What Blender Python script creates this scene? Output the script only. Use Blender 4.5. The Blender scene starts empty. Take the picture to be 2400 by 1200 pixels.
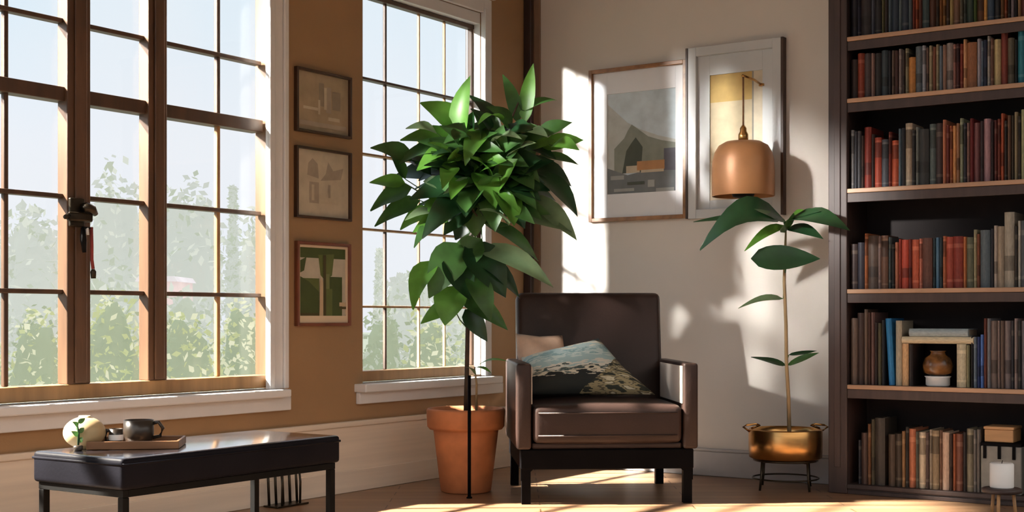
import bpy, bmesh, math, random
from mathutils import Vector, Matrix
random.seed(11)
PI = math.pi
C = bpy.context.scene.collection
# ---------------------------------------------------------------- camera / measuring
F, CX, HY, EYE = 3183.0, 1200.0, 745.0, 0.80
CA = math.radians(34.1); SA, CO = math.sin(CA), math.cos(CA)
CAMX, CAMY = 4.13, -6.26
# room: left (window) wall is the plane x=0, right (picture) wall is y=0, corner at the origin
def cw(X, D, z): return Vector((CAMX + X*CO - D*SA, CAMY + X*SA + D*CO, z))
def at(px, py, D): return cw((px-CX)/F*D, D, EYE-(py-HY)/F*D)
def _dir(px, py): return at(px, py, 1.0) - Vector((CAMX, CAMY, EYE))
def onX(px, py, x0): d = _dir(px, py); k = (x0-CAMX)/d.x; return Vector((CAMX, CAMY, EYE)) + d*k
def onY(px, py, y0): d = _dir(px, py); k = (y0-CAMY)/d.y; return Vector((CAMX, CAMY, EYE)) + d*k
def onZ(px, py, z0): d = _dir(px, py); k = (z0-EYE)/d.z; return Vector((CAMX, CAMY, EYE)) + d*k

cam_d = bpy.data.cameras.new('camera'); cam = bpy.data.objects.new('camera', cam_d); C.objects.link(cam)
cam.location = (CAMX, CAMY, EYE); cam.rotation_euler = (PI/2, 0, CA)
cam_d.sensor_width = 36; cam_d.lens = 36*F/2400; cam_d.shift_y = (HY-600)/2400; cam_d.clip_start = 0.05; cam_d.clip_end = 500
bpy.context.scene.camera = cam
sc = bpy.context.scene
sc.view_settings.view_transform = 'Standard'; sc.view_settings.look = 'None'
sc.view_settings.exposure = 0.0
try:
    sc.cycles.use_denoising = True
    sc.cycles.max_bounces = 10; sc.cycles.transparent_max_bounces = 16
    sc.cycles.sample_clamp_indirect = 6
except Exception: pass

# ---------------------------------------------------------------- materials
def lin(h):
    h = h.lstrip('#'); v = [int(h[i:i+2], 16)/255 for i in (0, 2, 4)]
    return tuple(x/12.92 if x <= .04045 else ((x+.055)/1.055)**2.4 for x in v)
def mat(name, col, rough=.6, metal=0., var=.12, scale=8., stretch=(1, 1, 1), bump=0., bscale=None, spec=.5, emit=None, estr=0., coat=0., trans=0., sheen=0.):
    if isinstance(col, str): col = lin(col)
    m = bpy.data.materials.new(name); m.use_nodes = True
    nt = m.node_tree; N = nt.nodes; L = nt.links
    b = N['Principled BSDF']
    b.inputs['Roughness'].default_value = rough; b.inputs['Metallic'].default_value = metal
    b.inputs['Specular IOR Level'].default_value = spec
    if coat: b.inputs['Coat Weight'].default_value = coat; b.inputs['Coat Roughness'].default_value = .12
    if sheen: b.inputs['Sheen Weight'].default_value = sheen
    if emit is not None:
        b.inputs['Emission Color'].default_value = (*(lin(emit) if isinstance(emit, str) else emit), 1); b.inputs['Emission Strength'].default_value = estr
    tc = N.new('ShaderNodeTexCoord'); mp = N.new('ShaderNodeMapping'); mp.inputs['Scale'].default_value = stretch
    L.new(tc.outputs['Object'], mp.inputs['Vector'])
    nz = N.new('ShaderNodeTexNoise'); nz.inputs['Scale'].default_value = scale; nz.inputs['Detail'].default_value = 4
    L.new(mp.outputs['Vector'], nz.inputs['Vector'])
    rp = N.new('ShaderNodeValToRGB')
    rp.color_ramp.elements[0].position = .3; rp.color_ramp.elements[1].position = .7
    rp.color_ramp.elements[0].color = (*[max(0, c*(1-var)) for c in col], 1)
    rp.color_ramp.elements[1].color = (*[min(1, c*(1+var)) for c in col], 1)
    L.new(nz.outputs['Fac'], rp.inputs['Fac']); L.new(rp.outputs['Color'], b.inputs['Base Color'])
    if bump:
        nb = N.new('ShaderNodeTexNoise'); nb.inputs['Scale'].default_value = bscale or scale*4; nb.inputs['Detail'].default_value = 3
        L.new(mp.outputs['Vector'], nb.inputs['Vector'])
        bp = N.new('ShaderNodeBump'); bp.inputs['Strength'].default_value = bump; bp.inputs['Distance'].default_value = .01
        L.new(nb.outputs['Fac'], bp.inputs['Height']); L.new(bp.outputs['Normal'], b.inputs['Normal'])
    if trans:
        tr = N.new('ShaderNodeBsdfTranslucent'); L.new(rp.outputs['Color'], tr.inputs['Color'])
        mx = N.new('ShaderNodeMixShader'); mx.inputs['Fac'].default_value = trans
        L.new(b.outputs['BSDF'], mx.inputs[1]); L.new(tr.outputs['BSDF'], mx.inputs[2])
        L.new(mx.outputs['Shader'], N['Material Output'].inputs['Surface'])
    return m

M = {}
M['wall_tan'] = mat('tan paint', (.315, .195, .098), .75, var=.05, scale=3, bump=.05, bscale=120)
M['wall_grey'] = mat('greige paint', (.70, .655, .60), .8, var=.03, scale=2, bump=.05, bscale=120)
M['wainscot'] = mat('beige wainscot', (.82, .70, .57), .55, var=.08, scale=5, stretch=(1, .15, 5))
M['base_grey'] = mat('grey baseboard', (.42, .41, .41), .5, var=.05)
M['white'] = mat('white painted wood', (.80, .79, .79), .4, var=.03)
M['ceil'] = mat('ceiling paint', (.55, .47, .40), .8, var=.03)
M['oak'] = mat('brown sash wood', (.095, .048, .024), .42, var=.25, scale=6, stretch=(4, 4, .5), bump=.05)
M['oakmid'] = mat('half sunlit sash wood', (.17, .10, .055), .45, var=.2, scale=6, stretch=(4, 4, .5))  # toned-down lit copy for the right stile, sunlight put into the colour
M['oaklit'] = mat('pale sunlit sash wood', (.34, .19, .08), .45, var=.2, scale=6, stretch=(4, 4, .5))  # paler copy of the sash wood with sunlight put into its colour
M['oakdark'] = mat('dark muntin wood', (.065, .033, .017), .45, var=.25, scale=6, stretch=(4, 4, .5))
M['walnut'] = mat('dark walnut', (.040, .023, .020), .55, var=.25, scale=5, stretch=(6, 6, .6))
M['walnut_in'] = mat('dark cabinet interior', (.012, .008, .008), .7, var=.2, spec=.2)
M['shelf_edge'] = mat('lit shelf edge wood', (.42, .25, .15), .45, var=.2, scale=6, stretch=(.5, 4, 4))  # light on the shelf fronts painted in as a paler tan
M['darktrim'] = mat('dark corner trim', (.03, .017, .014), .5, var=.1)
M['browntrim'] = mat('brown corner trim', (.22, .14, .09), .6, var=.08)
M['leather'] = mat('dark brown leather', (.030, .017, .014), .42, var=.18, scale=5, bump=.08, bscale=90, spec=.28)
M['leather_bk'] = mat('black bench leather', (.006, .006, .009), .5, var=.2, scale=6, bump=.06, bscale=110, spec=.06)
M['leather_top'] = mat('black bench leather glossed for glare', (.012, .012, .017), .22, var=.2, scale=6, bump=.02, bscale=110, spec=.5, coat=1.0)  # top copy made lighter and glossier than the sides, for the window glare
M['black'] = mat('black lacquered wood', (.004, .0035, .004), .5, var=.2, spec=.03)
M['blackmetal'] = mat('black metal', (.004, .004, .004), .6, metal=.0, var=.2, spec=.1)
M['bronze'] = mat('dark bronze', (.035, .026, .016), .35, metal=.7, var=.4, scale=20)
M['brass'] = mat('brushed brass', (.62, .34, .12), .27, metal=1, var=.15, scale=8, stretch=(1, 1, 6))
M['copper'] = mat('brown copper shade', (.42, .20, .085), .4, metal=.25, var=.15, scale=5)
M['terra'] = mat('terracotta', (.52, .19, .075), .75, var=.2, scale=9, bump=.08)
M['soil'] = mat('potting soil', (.025, .016, .010), .95, var=.5, scale=40, bump=.6)
M['bark'] = mat('dark stem bark', (.055, .035, .022), .8, var=.3, scale=20)
M['stem'] = mat('pale woody stem', (.36, .25, .13), .7, var=.3, scale=14, stretch=(3, 3, .6))
M['g_dark'] = mat('dark green leaf', (.014, .052, .017), .36, var=.35, scale=9, trans=.10)
M['g_mid'] = mat('mid green leaf', (.045, .125, .028), .4, var=.35, scale=9, trans=.22)
M['g_light'] = mat('bright green leaf', (.10, .26, .035), .42, var=.3, scale=9, trans=.35)
M['g_pale'] = mat('pale sage leaf', (.17, .26, .13), .42, var=.25, scale=9, trans=.28)
M['rib'] = mat('leaf midrib', (.14, .24, .08), .5)
M['cream'] = mat('cream ceramic', (.50, .36, .19), .55, var=.1, scale=6)
M['whitecer'] = mat('white ceramic', (.85, .84, .82), .35, var=.03)
M['cup'] = mat('dark stoneware', (.030, .022, .016), .3, var=.4, scale=12)
M['coffee'] = mat('coffee', (.02, .009, .004), .1)
M['tray'] = mat('brown wooden tray', (.19, .085, .035), .4, var=.3, scale=6, stretch=(.6, 5, 5))
M['red'] = mat('dark red cord', (.24, .03, .025), .7, var=.2)
M['peach'] = mat('peach cushion linen', (.62, .42, .30), .9, var=.08, scale=30, bump=.2, bscale=200)
M['paper'] = mat('page edges', (.42, .36, .27), .8, var=.15, scale=40, stretch=(8, 1, 1))
M['mat_white'] = mat('white picture mat', (.82, .82, .84), .7, var=.02)
M['mat_cream'] = mat('cream picture mat', (.75, .60, .42), .7, var=.04)
M['fr_brown'] = mat('brown picture frame wood', (.26, .125, .045), .35, var=.3, scale=8, stretch=(3, 3, 3))
M['fr_red'] = mat('red brown frame wood', (.16, .05, .025), .4, var=.25)
M['fr_dark'] = mat('dark brown frame wood', (.045, .022, .012), .45, var=.25)
M['fr_white'] = mat('white grey frame paint', (.60, .62, .63), .5, var=.03)
M['candle'] = mat('white wax', (.88, .87, .85), .5, var=.02)
M['tanwood'] = mat('tan box wood', (.42, .23, .10), .55, var=.2, scale=8, stretch=(.5, 3, 3))
M['greybox'] = mat('grey linen box', (.20, .19, .17), .8, var=.1, scale=30)
M['amber'] = mat('amber brown glaze', (.13, .055, .015), .25, var=.7, scale=22)

def floor_mat():
    m = bpy.data.materials.new('brown plank floor'); m.use_nodes = True
    nt = m.node_tree; N = nt.nodes; L = nt.links; b = N['Principled BSDF']
    tc = N.new('ShaderNodeTexCoord'); mp = N.new('ShaderNodeMapping'); mp.inputs['Rotation'].default_value = (0, 0, -CA)
    L.new(tc.outputs['Object'], mp.inputs['Vector'])
    br = N.new('ShaderNodeTexBrick'); br.inputs['Scale'].default_value = 1; br.inputs['Brick Width'].default_value = 1.3; br.inputs['Row Height'].default_value = .11
    br.inputs['Mortar Size'].default_value = .003; br.inputs['Color1'].default_value = (.30, .17, .095, 1); br.inputs['Color2'].default_value = (.39, .23, .13, 1); br.inputs['Mortar'].default_value = (.09, .045, .022, 1)
    L.new(mp.outputs['Vector'], br.inputs['Vector'])
    m2 = N.new('ShaderNodeMapping'); m2.inputs['Scale'].default_value = (1.2, 14, 1); L.new(mp.outputs['Vector'], m2.inputs['Vector'])
    nz = N.new('ShaderNodeTexNoise'); nz.inputs['Scale'].default_value = 3; nz.inputs['Detail'].default_value = 5; L.new(m2.outputs['Vector'], nz.inputs['Vector'])
    mx = N.new('ShaderNodeMix'); mx.data_type = 'RGBA'; mx.blend_type = 'MULTIPLY'; mx.inputs['Factor'].default_value = .5
    L.new(br.outputs['Color'], mx.inputs['A']); L.new(nz.outputs['Fac'], mx.inputs['B']); L.new(mx.outputs['Result'], b.inputs['Base Color'])
    b.inputs['Roughness'].default_value = .38
    return m
M['floor'] = floor_mat()

def glass_mat():
    m = bpy.data.materials.new('window glass'); m.use_nodes = True
    N = m.node_tree.nodes; L = m.node_tree.links; N.remove(N['Principled BSDF'])
    t = N.new('ShaderNodeBsdfTransparent'); t.inputs['Color'].default_value = (.97, .98, .98, 1)
    g = N.new('ShaderNodeBsdfGlossy'); g.inputs['Roughness'].default_value = .03
    mx = N.new('ShaderNodeMixShader'); mx.inputs['Fac'].default_value = .04
    nz = N.new('ShaderNodeTexNoise'); nz.inputs['Scale'].default_value = 2
    mr = N.new('ShaderNodeMapRange'); mr.inputs['To Min'].default_value = .02; mr.inputs['To Max'].default_value = .05
    L.new(nz.outputs['Fac'], mr.inputs['Value']); L.new(mr.outputs['Result'], mx.inputs['Fac'])
    L.new(t.outputs['BSDF'], mx.inputs[1]); L.new(g.outputs['BSDF'], mx.inputs[2]); L.new(mx.outputs['Shader'], N['Material Output'].inputs['Surface'])
    return m
M['glass'] = glass_mat()

def book_mat(name, gain, add=0.0):
    m = bpy.data.materials.new(name); m.use_nodes = True
    N = m.node_tree.nodes; L = m.node_tree.links; b = N['Principled BSDF']; b.inputs['Roughness'].default_value = .6
    oi = N.new('ShaderNodeObjectInfo'); tc = N.new('ShaderNodeTexCoord'); mp = N.new('ShaderNodeMapping'); mp.inputs['Scale'].default_value = (6, 1, 9)
    nz = N.new('ShaderNodeTexNoise'); nz.noise_dimensions = '4D'; nz.inputs['Scale'].default_value = 1.5; nz.inputs['Detail'].default_value = 3
    ml = N.new('ShaderNodeMath'); ml.operation = 'MULTIPLY'; ml.inputs[1].default_value = 50
    L.new(tc.outputs['Object'], mp.inputs['Vector']); L.new(mp.outputs['Vector'], nz.inputs['Vector']); L.new(oi.outputs['Random'], ml.inputs[0]); L.new(ml.outputs['Value'], nz.inputs['W'])
    mr = N.new('ShaderNodeMapRange'); mr.inputs['From Min'].default_value = .25; mr.inputs['From Max'].default_value = .75; mr.inputs['To Min'].default_value = gain*.75; mr.inputs['To Max'].default_value = gain*1.25
    L.new(nz.outputs['Fac'], mr.inputs['Value'])
    vm = N.new('ShaderNodeVectorMath'); vm.operation = 'SCALE'; L.new(oi.outputs['Color'], vm.inputs[0]); L.new(mr.outputs['Result'], vm.inputs['Scale'])
    va = N.new('ShaderNodeVectorMath'); va.operation = 'ADD'; va.inputs[1].default_value = (add, add*.85, add*.6); L.new(vm.outputs['Vector'], va.inputs[0])
    L.new(va.outputs['Vector'], b.inputs['Base Color'])
    return m
M['book'] = book_mat('book cloth', 1.0); M['band'] = book_mat('spine band', 1.25, .05); M['band2'] = book_mat('dark spine band', .45)

def pillow_mat():
    m = bpy.data.materials.new('patterned cushion print'); m.use_nodes = True
    N = m.node_tree.nodes; L = m.node_tree.links; b = N['Principled BSDF']; b.inputs['Roughness'].default_value = .85
    at_ = N.new('ShaderNodeUVMap')
    sp = N.new('ShaderNodeSeparateXYZ'); L.new(at_.outputs['UV'], sp.inputs['Vector'])
    mp = N.new('ShaderNodeMapping'); mp.inputs['Scale'].default_value = (5, 12, 1); mp.inputs['Rotation'].default_value = (0, 0, .35); L.new(at_.outputs['UV'], mp.inputs['Vector'])
    nz = N.new('ShaderNodeTexNoise'); nz.inputs['Scale'].default_value = 1.3; nz.inputs['Detail'].default_value = 3; L.new(mp.outputs['Vector'], nz.inputs['Vector'])
    # vertical position jittered by the noise picks the print's colour
    a = N.new('ShaderNodeMath'); a.operation = 'MULTIPLY_ADD'; a.inputs[1].default_value = .55; L.new(nz.outputs['Fac'], a.inputs[0]); L.new(sp.outputs['Y'], a.inputs[2])
    rp = N.new('ShaderNodeValToRGB'); cr = rp.color_ramp; cr.interpolation = 'CONSTANT'
    cr.elements[0].position = 0; cr.elements[0].color = (.012, .016, .015, 1)
    cr.elements[1].position = .60/1.6; cr.elements[1].color = (.60, .56, .44, 1)
    for p_, c_ in ((.66, (.06, .09, .085)), (.71, (.62, .60, .52)), (.80, (.33, .47, .48)), (.93, (.50, .60, .57)), (1.0, (.24, .38, .40)), (1.06, (.42, .55, .55)), (1.17, (.70, .68, .56)), (1.27, (.36, .48, .47)), (1.34, (.72, .70, .58))):
        e = cr.elements.new(p_/1.6); e.color = (*c_, 1)
    sc_ = N.new('ShaderNodeMath'); sc_.operation = 'DIVIDE'; sc_.inputs[1].default_value = 1.6; L.new(a.outputs['Value'], sc_.inputs[0])
    L.new(sc_.outputs['Value'], rp.inputs['Fac'])
    # khaki on the right
    rk = N.new('ShaderNodeValToRGB'); rk.color_ramp.interpolation = 'CONSTANT'
    rk.color_ramp.elements[0].color = (.02, .025, .018, 1); rk.color_ramp.elements[1].position = .45; rk.color_ramp.elements[1].color = (.27, .23, .13, 1)
    e = rk.color_ramp.elements.new(.55); e.color = (.09, .08, .05, 1); e = rk.color_ramp.elements.new(.6); e.color = (.50, .46, .33, 1)
    L.new(nz.outputs['Fac'], rk.inputs['Fac'])
    g = N.new('ShaderNodeMath'); g.operation = 'MULTIPLY_ADD'; g.inputs[1].default_value = -.9; L.new(sp.outputs['Y'], g.inputs[0]); L.new(sp.outputs['X'], g.inputs[2])
    gt = N.new('ShaderNodeMath'); gt.operation = 'GREATER_THAN'; gt.inputs[1].default_value = .42; L.new(g.outputs['Value'], gt.inputs[0])
    mx = N.new('ShaderNodeMix'); mx.data_type = 'RGBA'; L.new(gt.outputs['Value'], mx.inputs['Factor']); L.new(rp.outputs['Color'], mx.inputs['A']); L.new(rk.outputs['Color'], mx.inputs['B'])
    L.new(mx.outputs['Result'], b.inputs['Base Color'])
    return m
M['pillow'] = pillow_mat()

# ---------------------------------------------------------------- mesh helpers
class MB:
    def __init__(s): s.bm = bmesh.new(); s.mats = []; s.smooth = False
    def mi(s, m):
        if m not in s.mats: s.mats.append(m)
        return s.mats.index(m)
    def _fin(s, faces, m, smooth=False):
        i = s.mi(m)
        for f in faces: f.material_index = i; f.smooth = smooth
    def box(s, a, b, m, bev=0., seg=2, smooth=False):
        x0, x1 = sorted((a[0], b[0])); y0, y1 = sorted((a[1], b[1])); z0, z1 = sorted((a[2], b[2]))
        t = bmesh.new(); bmesh.ops.create_cube(t, size=1)
        for v in t.verts: v.co = Vector(((x0+x1)/2+v.co.x*(x1-x0), (y0+y1)/2+v.co.y*(y1-y0), (z0+z1)/2+v.co.z*(z1-z0)))
        if bev: bmesh.ops.bevel(t, geom=list(t.edges), offset=min(bev, .49*min(x1-x0, y1-y0, z1-z0)), segments=seg, profile=.5, affect='EDGES')
        s.merge(t, m, smooth or (bev > 0 and seg > 2)); return s
    def merge(s, t, m, smooth=False, M4=None):
        mp = {}
        for v in t.verts: mp[v] = s.bm.verts.new(M4 @ v.co if M4 else v.co)
        fs = []
        for f in t.faces:
            try: fs.append(s.bm.faces.new([mp[v] for v in f.verts]))
            except ValueError: pass
        s._fin(fs, m, smooth); t.free()
    def quad(s, pts, m, smooth=False):
        vs = [s.bm.verts.new(p) for p in pts]; f = s.bm.faces.new(vs); s._fin([f], m, smooth)
    def prism(s, pts, off, m):           # extruded polygon
        off = Vector(off); a = [s.bm.verts.new(Vector(p)) for p in pts]; b = [s.bm.verts.new(Vector(p)+off) for p in pts]; n = len(a)
        fs = [s.bm.faces.new(a), s.bm.faces.new(b[::-1])] + [s.bm.faces.new([a[i], a[(i+1) % n], b[(i+1) % n], b[i]]) for i in range(n)]
        s._fin(fs, m)
    def tube(s, pts, r, m, n=8, caps=True):
        pts = [Vector(p) for p in pts]; rs = r if isinstance(r, (list, tuple)) else [r]*len(pts); rings = []
        up0 = Vector((.31, .17, .93))
        for i, p in enumerate(pts):
            d = (pts[min(i+1, len(pts)-1)]-pts[max(i-1, 0)]).normalized()
            u = d.cross(up0)
            if u.length < .05: u = d.cross(Vector((1, 0, 0)))
            u.normalize(); w = d.cross(u)
            rings.append([s.bm.verts.new(p+(u*math.cos(2*PI*k/n)+w*math.sin(2*PI*k/n))*rs[i]) for k in range(n)])
        fs = []
        for a, b in zip(rings, rings[1:]):
            for k in range(n): fs.append(s.bm.faces.new([a[k], a[(k+1) % n], b[(k+1) % n], b[k]]))
        if caps: fs += [s.bm.faces.new(rings[0][::-1]), s.bm.faces.new(rings[-1])]
        s._fin(fs, m, True)
    def lathe(s, prof, c, m, n=32, smooth=True, cap0=True, cap1=True):
        rings = [[s.bm.verts.new((c[0]+r*math.cos(2*PI*k/n), c[1]+r*math.sin(2*PI*k/n), c[2]+z)) for k in range(n)] for r, z in prof]
        fs = []
        for a, b in zip(rings, rings[1:]):
            for k in range(n): fs.append(s.bm.faces.new([a[k], a[(k+1) % n], b[(k+1) % n], b[k]]))
        s._fin(fs, m, smooth)
        cf = []
        if cap0: cf.append(s.bm.faces.new(rings[0][::-1]))
        if cap1: cf.append(s.bm.faces.new(rings[-1]))
        s._fin(cf, m, False)
    def leaf(s, base, tip, width, nrm, m, arch=.12, fold=.18, n=7, rib=None):
        base, tip, nrm = Vector(base), Vector(tip), Vector(nrm)
        d = tip-base; L_ = d.length; d.normalize(); side = d.cross(nrm)
        if side.length < .02: side = d.cross(Vector((.3, .5, .8)))
        side.normalize(); up = side.cross(d).normalized()
        rows = []
        for i in range(n+1):
            t = i/n; wd = width*(math.sin(PI*min(1, t**.8*.97+.03)))**.8*(1-.25*t) if 0 < t < 1 else width*.03
            p = base + d*L_*t + up*(arch*L_*math.sin(PI*t)) - Vector((0, 0, 1))*(arch*.5*L_*t*t)
            wav = .06*width*math.sin(7*t)
            rows.append([s.bm.verts.new(p+side*wd+up*(fold*wd+wav)), s.bm.verts.new(p+side*wd*.5+up*(fold*.35*wd)), s.bm.verts.new(p), s.bm.verts.new(p-side*wd*.5+up*(fold*.35*wd)), s.bm.verts.new(p-side*wd+up*(fold*wd-wav))])
        fs = []
        for a, b in zip(rows, rows[1:]):
            for k in range(4): fs.append(s.bm.faces.new([a[k], a[k+1], b[k+1], b[k]]))
        s._fin(fs, m, True)
    def build(s, name, parent=None, loc=None, rotz=0, local=False):
        """link as one mesh object; coordinates are world unless local; origin goes to the parent's origin or loc"""
        bmesh.ops.recalc_face_normals(s.bm, faces=s.bm.faces) if s.smooth is False else None
        me = bpy.data.meshes.new(name); s.bm.to_mesh(me); s.bm.free()
        for m in s.mats: me.materials.append(m)
        o = bpy.data.objects.new(name, me); C.objects.link(o)
        if parent is not None:
            o.parent = parent
            if not local:
                me.transform(worldm(parent).inverted())
        else:
            if loc is not None:
                o.location = loc; o.rotation_euler = (0, 0, rotz)
                if not local: me.transform(worldm(o).inverted())
            elif not local:
                # put the origin at the base centre
                xs = [v.co for v in me.vertices]
                c = Vector(((min(v.x for v in xs)+max(v.x for v in xs))/2, (min(v.y for v in xs)+max(v.y for v in xs))/2, min(v.z for v in xs)))
                o.location = c; me.transform(Matrix.Translation(-c))
        return o
def worldm(o):
    m = Matrix.LocRotScale(o.location, o.rotation_euler, o.scale)
    return worldm(o.parent) @ m if o.parent else m
def tag(o, label, cat, group=None, kind=None):
    if label: o['label'] = label
    if cat: o['category'] = cat
    if group: o['group'] = group
    if kind: o['kind'] = kind
    return o
def thing(name, label, cat, loc, rotz=0, group=None, kind=None):
    o = bpy.data.objects.new(name, None); o.empty_display_size = .1; C.objects.link(o); o.location = loc; o.rotation_euler = (0, 0, rotz)
    return tag(o, label, cat, group, kind)
def struct(o, label, cat): return tag(o, label, cat, kind='structure')

# ---------------------------------------------------------------- window layout on the left wall (plane x=0)
XS = -.06                                            # sash plane
def wy(px, x0=XS): return onX(px, HY, x0).y          # pixel column -> y on the wall
def wz(px, py, x0=XS): return onX(px, py, x0).z
YS = (wy(601, -.085)+wy(627, -.004))/2; W1R = YS+.06; W1L = -6.0; WB = .50; W1T = 2.85
W2L = wy(850, .0); W2R = wy(1126, .0); W2T = 2.40
HC = 3.1; WT = .16; LT = .095
# floor, walls, ceiling
b = MB(); b.box((-WT, -7.5, -.1), (5.2, WT, 0), M['floor']); o = b.build('floor'); struct(o, 'brown wooden plank floor with patches of sunlight', 'floor')
b = MB()
def lw(y0, y1, z0, z1): b.box((-LT, y0, z0), (0, y1, z1), M['wall_tan'])
lw(-7.5, W1L, 0, HC); lw(W1L, W1R, 0, WB-.04); lw(W1L, W1R, W1T, HC); lw(W1R, W2L, 0, HC); lw(W2L, W2R, 0, WB-.04); lw(W2L, W2R, W2T, HC); lw(W2R, 0, 0, HC)
o = b.build('wall_left'); struct(o, 'tan brown window wall with a pier between two tall windows', 'wall')
b = MB(); b.box((-WT, .0, 0), (5.2, WT, HC), M['wall_grey']); o = b.build('wall_right'); struct(o, 'greige painted wall behind the armchair and framed pictures', 'wall')
b = MB(); b.box((-WT, -5.7, HC), (5.2, WT, HC+.1), M['ceil']); o = b.build('ceiling'); struct(o, 'plain painted ceiling above the room', 'ceiling')
# baseboards
b = MB(); b.box((.0005, -7.5, 0.0005), (.018, -.019, .30), M['wainscot'], .003); b.box((.0005, -7.5, .30), (.028, -.03, .325), M['wainscot'], .005)
b.box((.018, -7.5, .0005), (.028, -.03, .10), M['wainscot'], .003)
o = b.build('baseboard_left'); struct(o, 'tall beige wainscot board under the windows', 'baseboard')
b = MB(); b.box((.03, -.018, .0005), (5.2, -.0005, .125), M['base_grey'], .004); b.box((.03, -.024, .1255), (5.2, -.0005, .14), M['base_grey'], .004)
o = b.build('baseboard_right'); struct(o, 'grey baseboard along the picture wall', 'baseboard')
# corner trims
b = MB(); b.box((.0005, -.05, .33), (.05, -.0005, HC), M['darktrim'], .006); o = b.build('trim_1'); struct(o, 'narrow dark wood trim in the room corner', 'trim')
b = MB(); x1 = onY(1268, 400, 0).x
b.box((.0505, -.022, .16), (x1*.55, -.0005, HC), M['browntrim'], .004); b.box((x1*.55, -.014, .16), (x1, -.0005, HC), M['browntrim'], .003)
o = b.build('trim_2'); struct(o, 'wide brown trim board beside the room corner', 'trim')

def vbar(b, y, w, z0, z1, m, x0=XS-.025, x1=XS+.025): b.box((x0, y-w/2, z0), (x1, y+w/2, z1), m, .004)
def hbar(b, y0, y1, z, w, m, x0=XS-.02, x1=XS+.02): b.box((x0, y0, z-w/2), (x1, y1, z+w/2), m, .003)
# ---- window 1
w1 = thing('window_1', 'large brown wood window of many panes on the far left', 'window', (0, (W1L+W1R)/2, WB), kind='structure')
yr = YS+.005
b = MB()   # sash frame
b.box((-.085, YS, WB), (-.004, W1R-.0005, W1T-.0005), M['oakmid'], .003)
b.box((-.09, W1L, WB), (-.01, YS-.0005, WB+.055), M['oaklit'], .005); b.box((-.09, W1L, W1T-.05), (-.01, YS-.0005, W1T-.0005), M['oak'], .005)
vbar(b, W1L+.03, .06, WB, W1T, M['oak'], -.11, -.005)
b.build('window_frame', w1)
ym = [(wy(167), .105, 1), (wy(352), .095, 1)]
step = wy(352)-wy(170)
p = wy(170)
for dy, w in ((wy(170)-wy(352)-.0, .1),): pass
yl = [wy(170)-step*1.0-.14, wy(170)-step*2-.14, wy(170)-step*3-.14]
for yy, w, _ in ym:
    b = MB(); vbar(b, yy, w, WB+.0555, W1T-.05, M['oak'], -.072, -.015); b.box((-.015, yy-w*.22, WB+.06), (-.004, yy+w*.28, W1T-.06), M['oak'], .004); b.build('mullion', w1)
for yy in yl:
    if yy > W1L+.2: b = MB(); vbar(b, yy, .10, WB+.0555, W1T-.05, M['oak'], -.105, -.015); b.build('mullion', w1)
b = MB(); zt = (wz(10, 200)+wz(590, 296))/2
hbar(b, W1L+.06, yr-.013, zt, .052, M['oakdark'], -.095, -.03); b.build('transom', w1)
b = MB()
for py0, py1 in ((8, 158), (446, 502), (682, 692)):
    z = (wz(10, py0)+wz(590, py1))/2
    hbar(b, W1L+.06, yr-.013, z, .017, M['oakdark'])
hbar(b, W1L+.06, yr-.013, zt+.62, .017, M['oakdark'])
vbar(b, wy(509), .019, WB+.0555, zt, M['oaklit'], XS-.010, XS+.010); vbar(b, wy(509), .019, zt, W1T-.05, M['oakdark'], XS-.010, XS+.010)  # lower part in the sunlit copy, upper part in the dark wood
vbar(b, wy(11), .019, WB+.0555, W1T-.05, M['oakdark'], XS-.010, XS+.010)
b.build('muntin', w1)
b = MB(); b.box((XS-.004, W1L+.01, WB+.01), (XS+.001, YS+.004, W1T-.01), M['glass']); b.build('glass', w1)
b = MB()   # casing
ya, yb = wy(630, .02), wy(677, .02)
b.box((.0005, ya, WB-.005), (.020, yb, W1T+.08), M['white'], .003); b.box((.020, ya, WB-.005), (.030, ya+.03, W1T+.08), M['white'], .003); b.box((.020, yb-.038, WB-.005), (.034, yb-.012, W1T+.08), M['white'], .004)
b.box((.0005, W1L-.1, W1T), (.022, ya-.0005, W1T+.08), M['white'], .003)
b.build('casing', w1)
b = MB(); b.box((-.09, W1L-.05, WB-.04), (.075, wy(682, .07), WB-.006), M['white'], .006); b.box((.0005, W1L-.05, WB-.10), (.028, wy(680, .02), WB-.041), M['white'], .004)
b.build('sill', w1)
# ---- window 2
w2 = thing('window_2', 'narrower white trimmed window behind the tall potted plant', 'window', (0, (W2L+W2R)/2, WB), kind='structure')
b = MB(); yA, yB = W2L+.004, wy(1105)
ztop = (wz(905, 8)+wz(1105, 70))/2
b.box((-.09, yA, WB), (-.015, W2R-.03, WB+.05), M['oaklit'], .004); b.build('bottom_rail', w2)
b = MB(); b.box((-.092, yB, WB), (-.002, W2R-.0005, W2T-.0005), M['white'], .003); b.box((-.092, W2L+.0005, ztop+.02), (-.002, yB-.0005, W2T-.0005), M['white'], .003)
b.build('window_frame', w2)
b = MB()
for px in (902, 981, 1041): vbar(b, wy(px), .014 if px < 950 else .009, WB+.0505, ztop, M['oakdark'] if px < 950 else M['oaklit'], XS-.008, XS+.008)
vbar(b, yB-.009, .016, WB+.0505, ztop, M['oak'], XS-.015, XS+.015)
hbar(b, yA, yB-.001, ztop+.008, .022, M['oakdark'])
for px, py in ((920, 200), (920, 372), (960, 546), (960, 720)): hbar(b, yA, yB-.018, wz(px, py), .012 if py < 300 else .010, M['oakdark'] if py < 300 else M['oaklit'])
b.build('muntin', w2)
b = MB(); b.box((XS-.004, W2L+.005, WB+.02), (XS+.001, yB-.001, ztop), M['glass']); b.build('glass', w2)
b = MB(); yc = wy(1152, .02)
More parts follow.
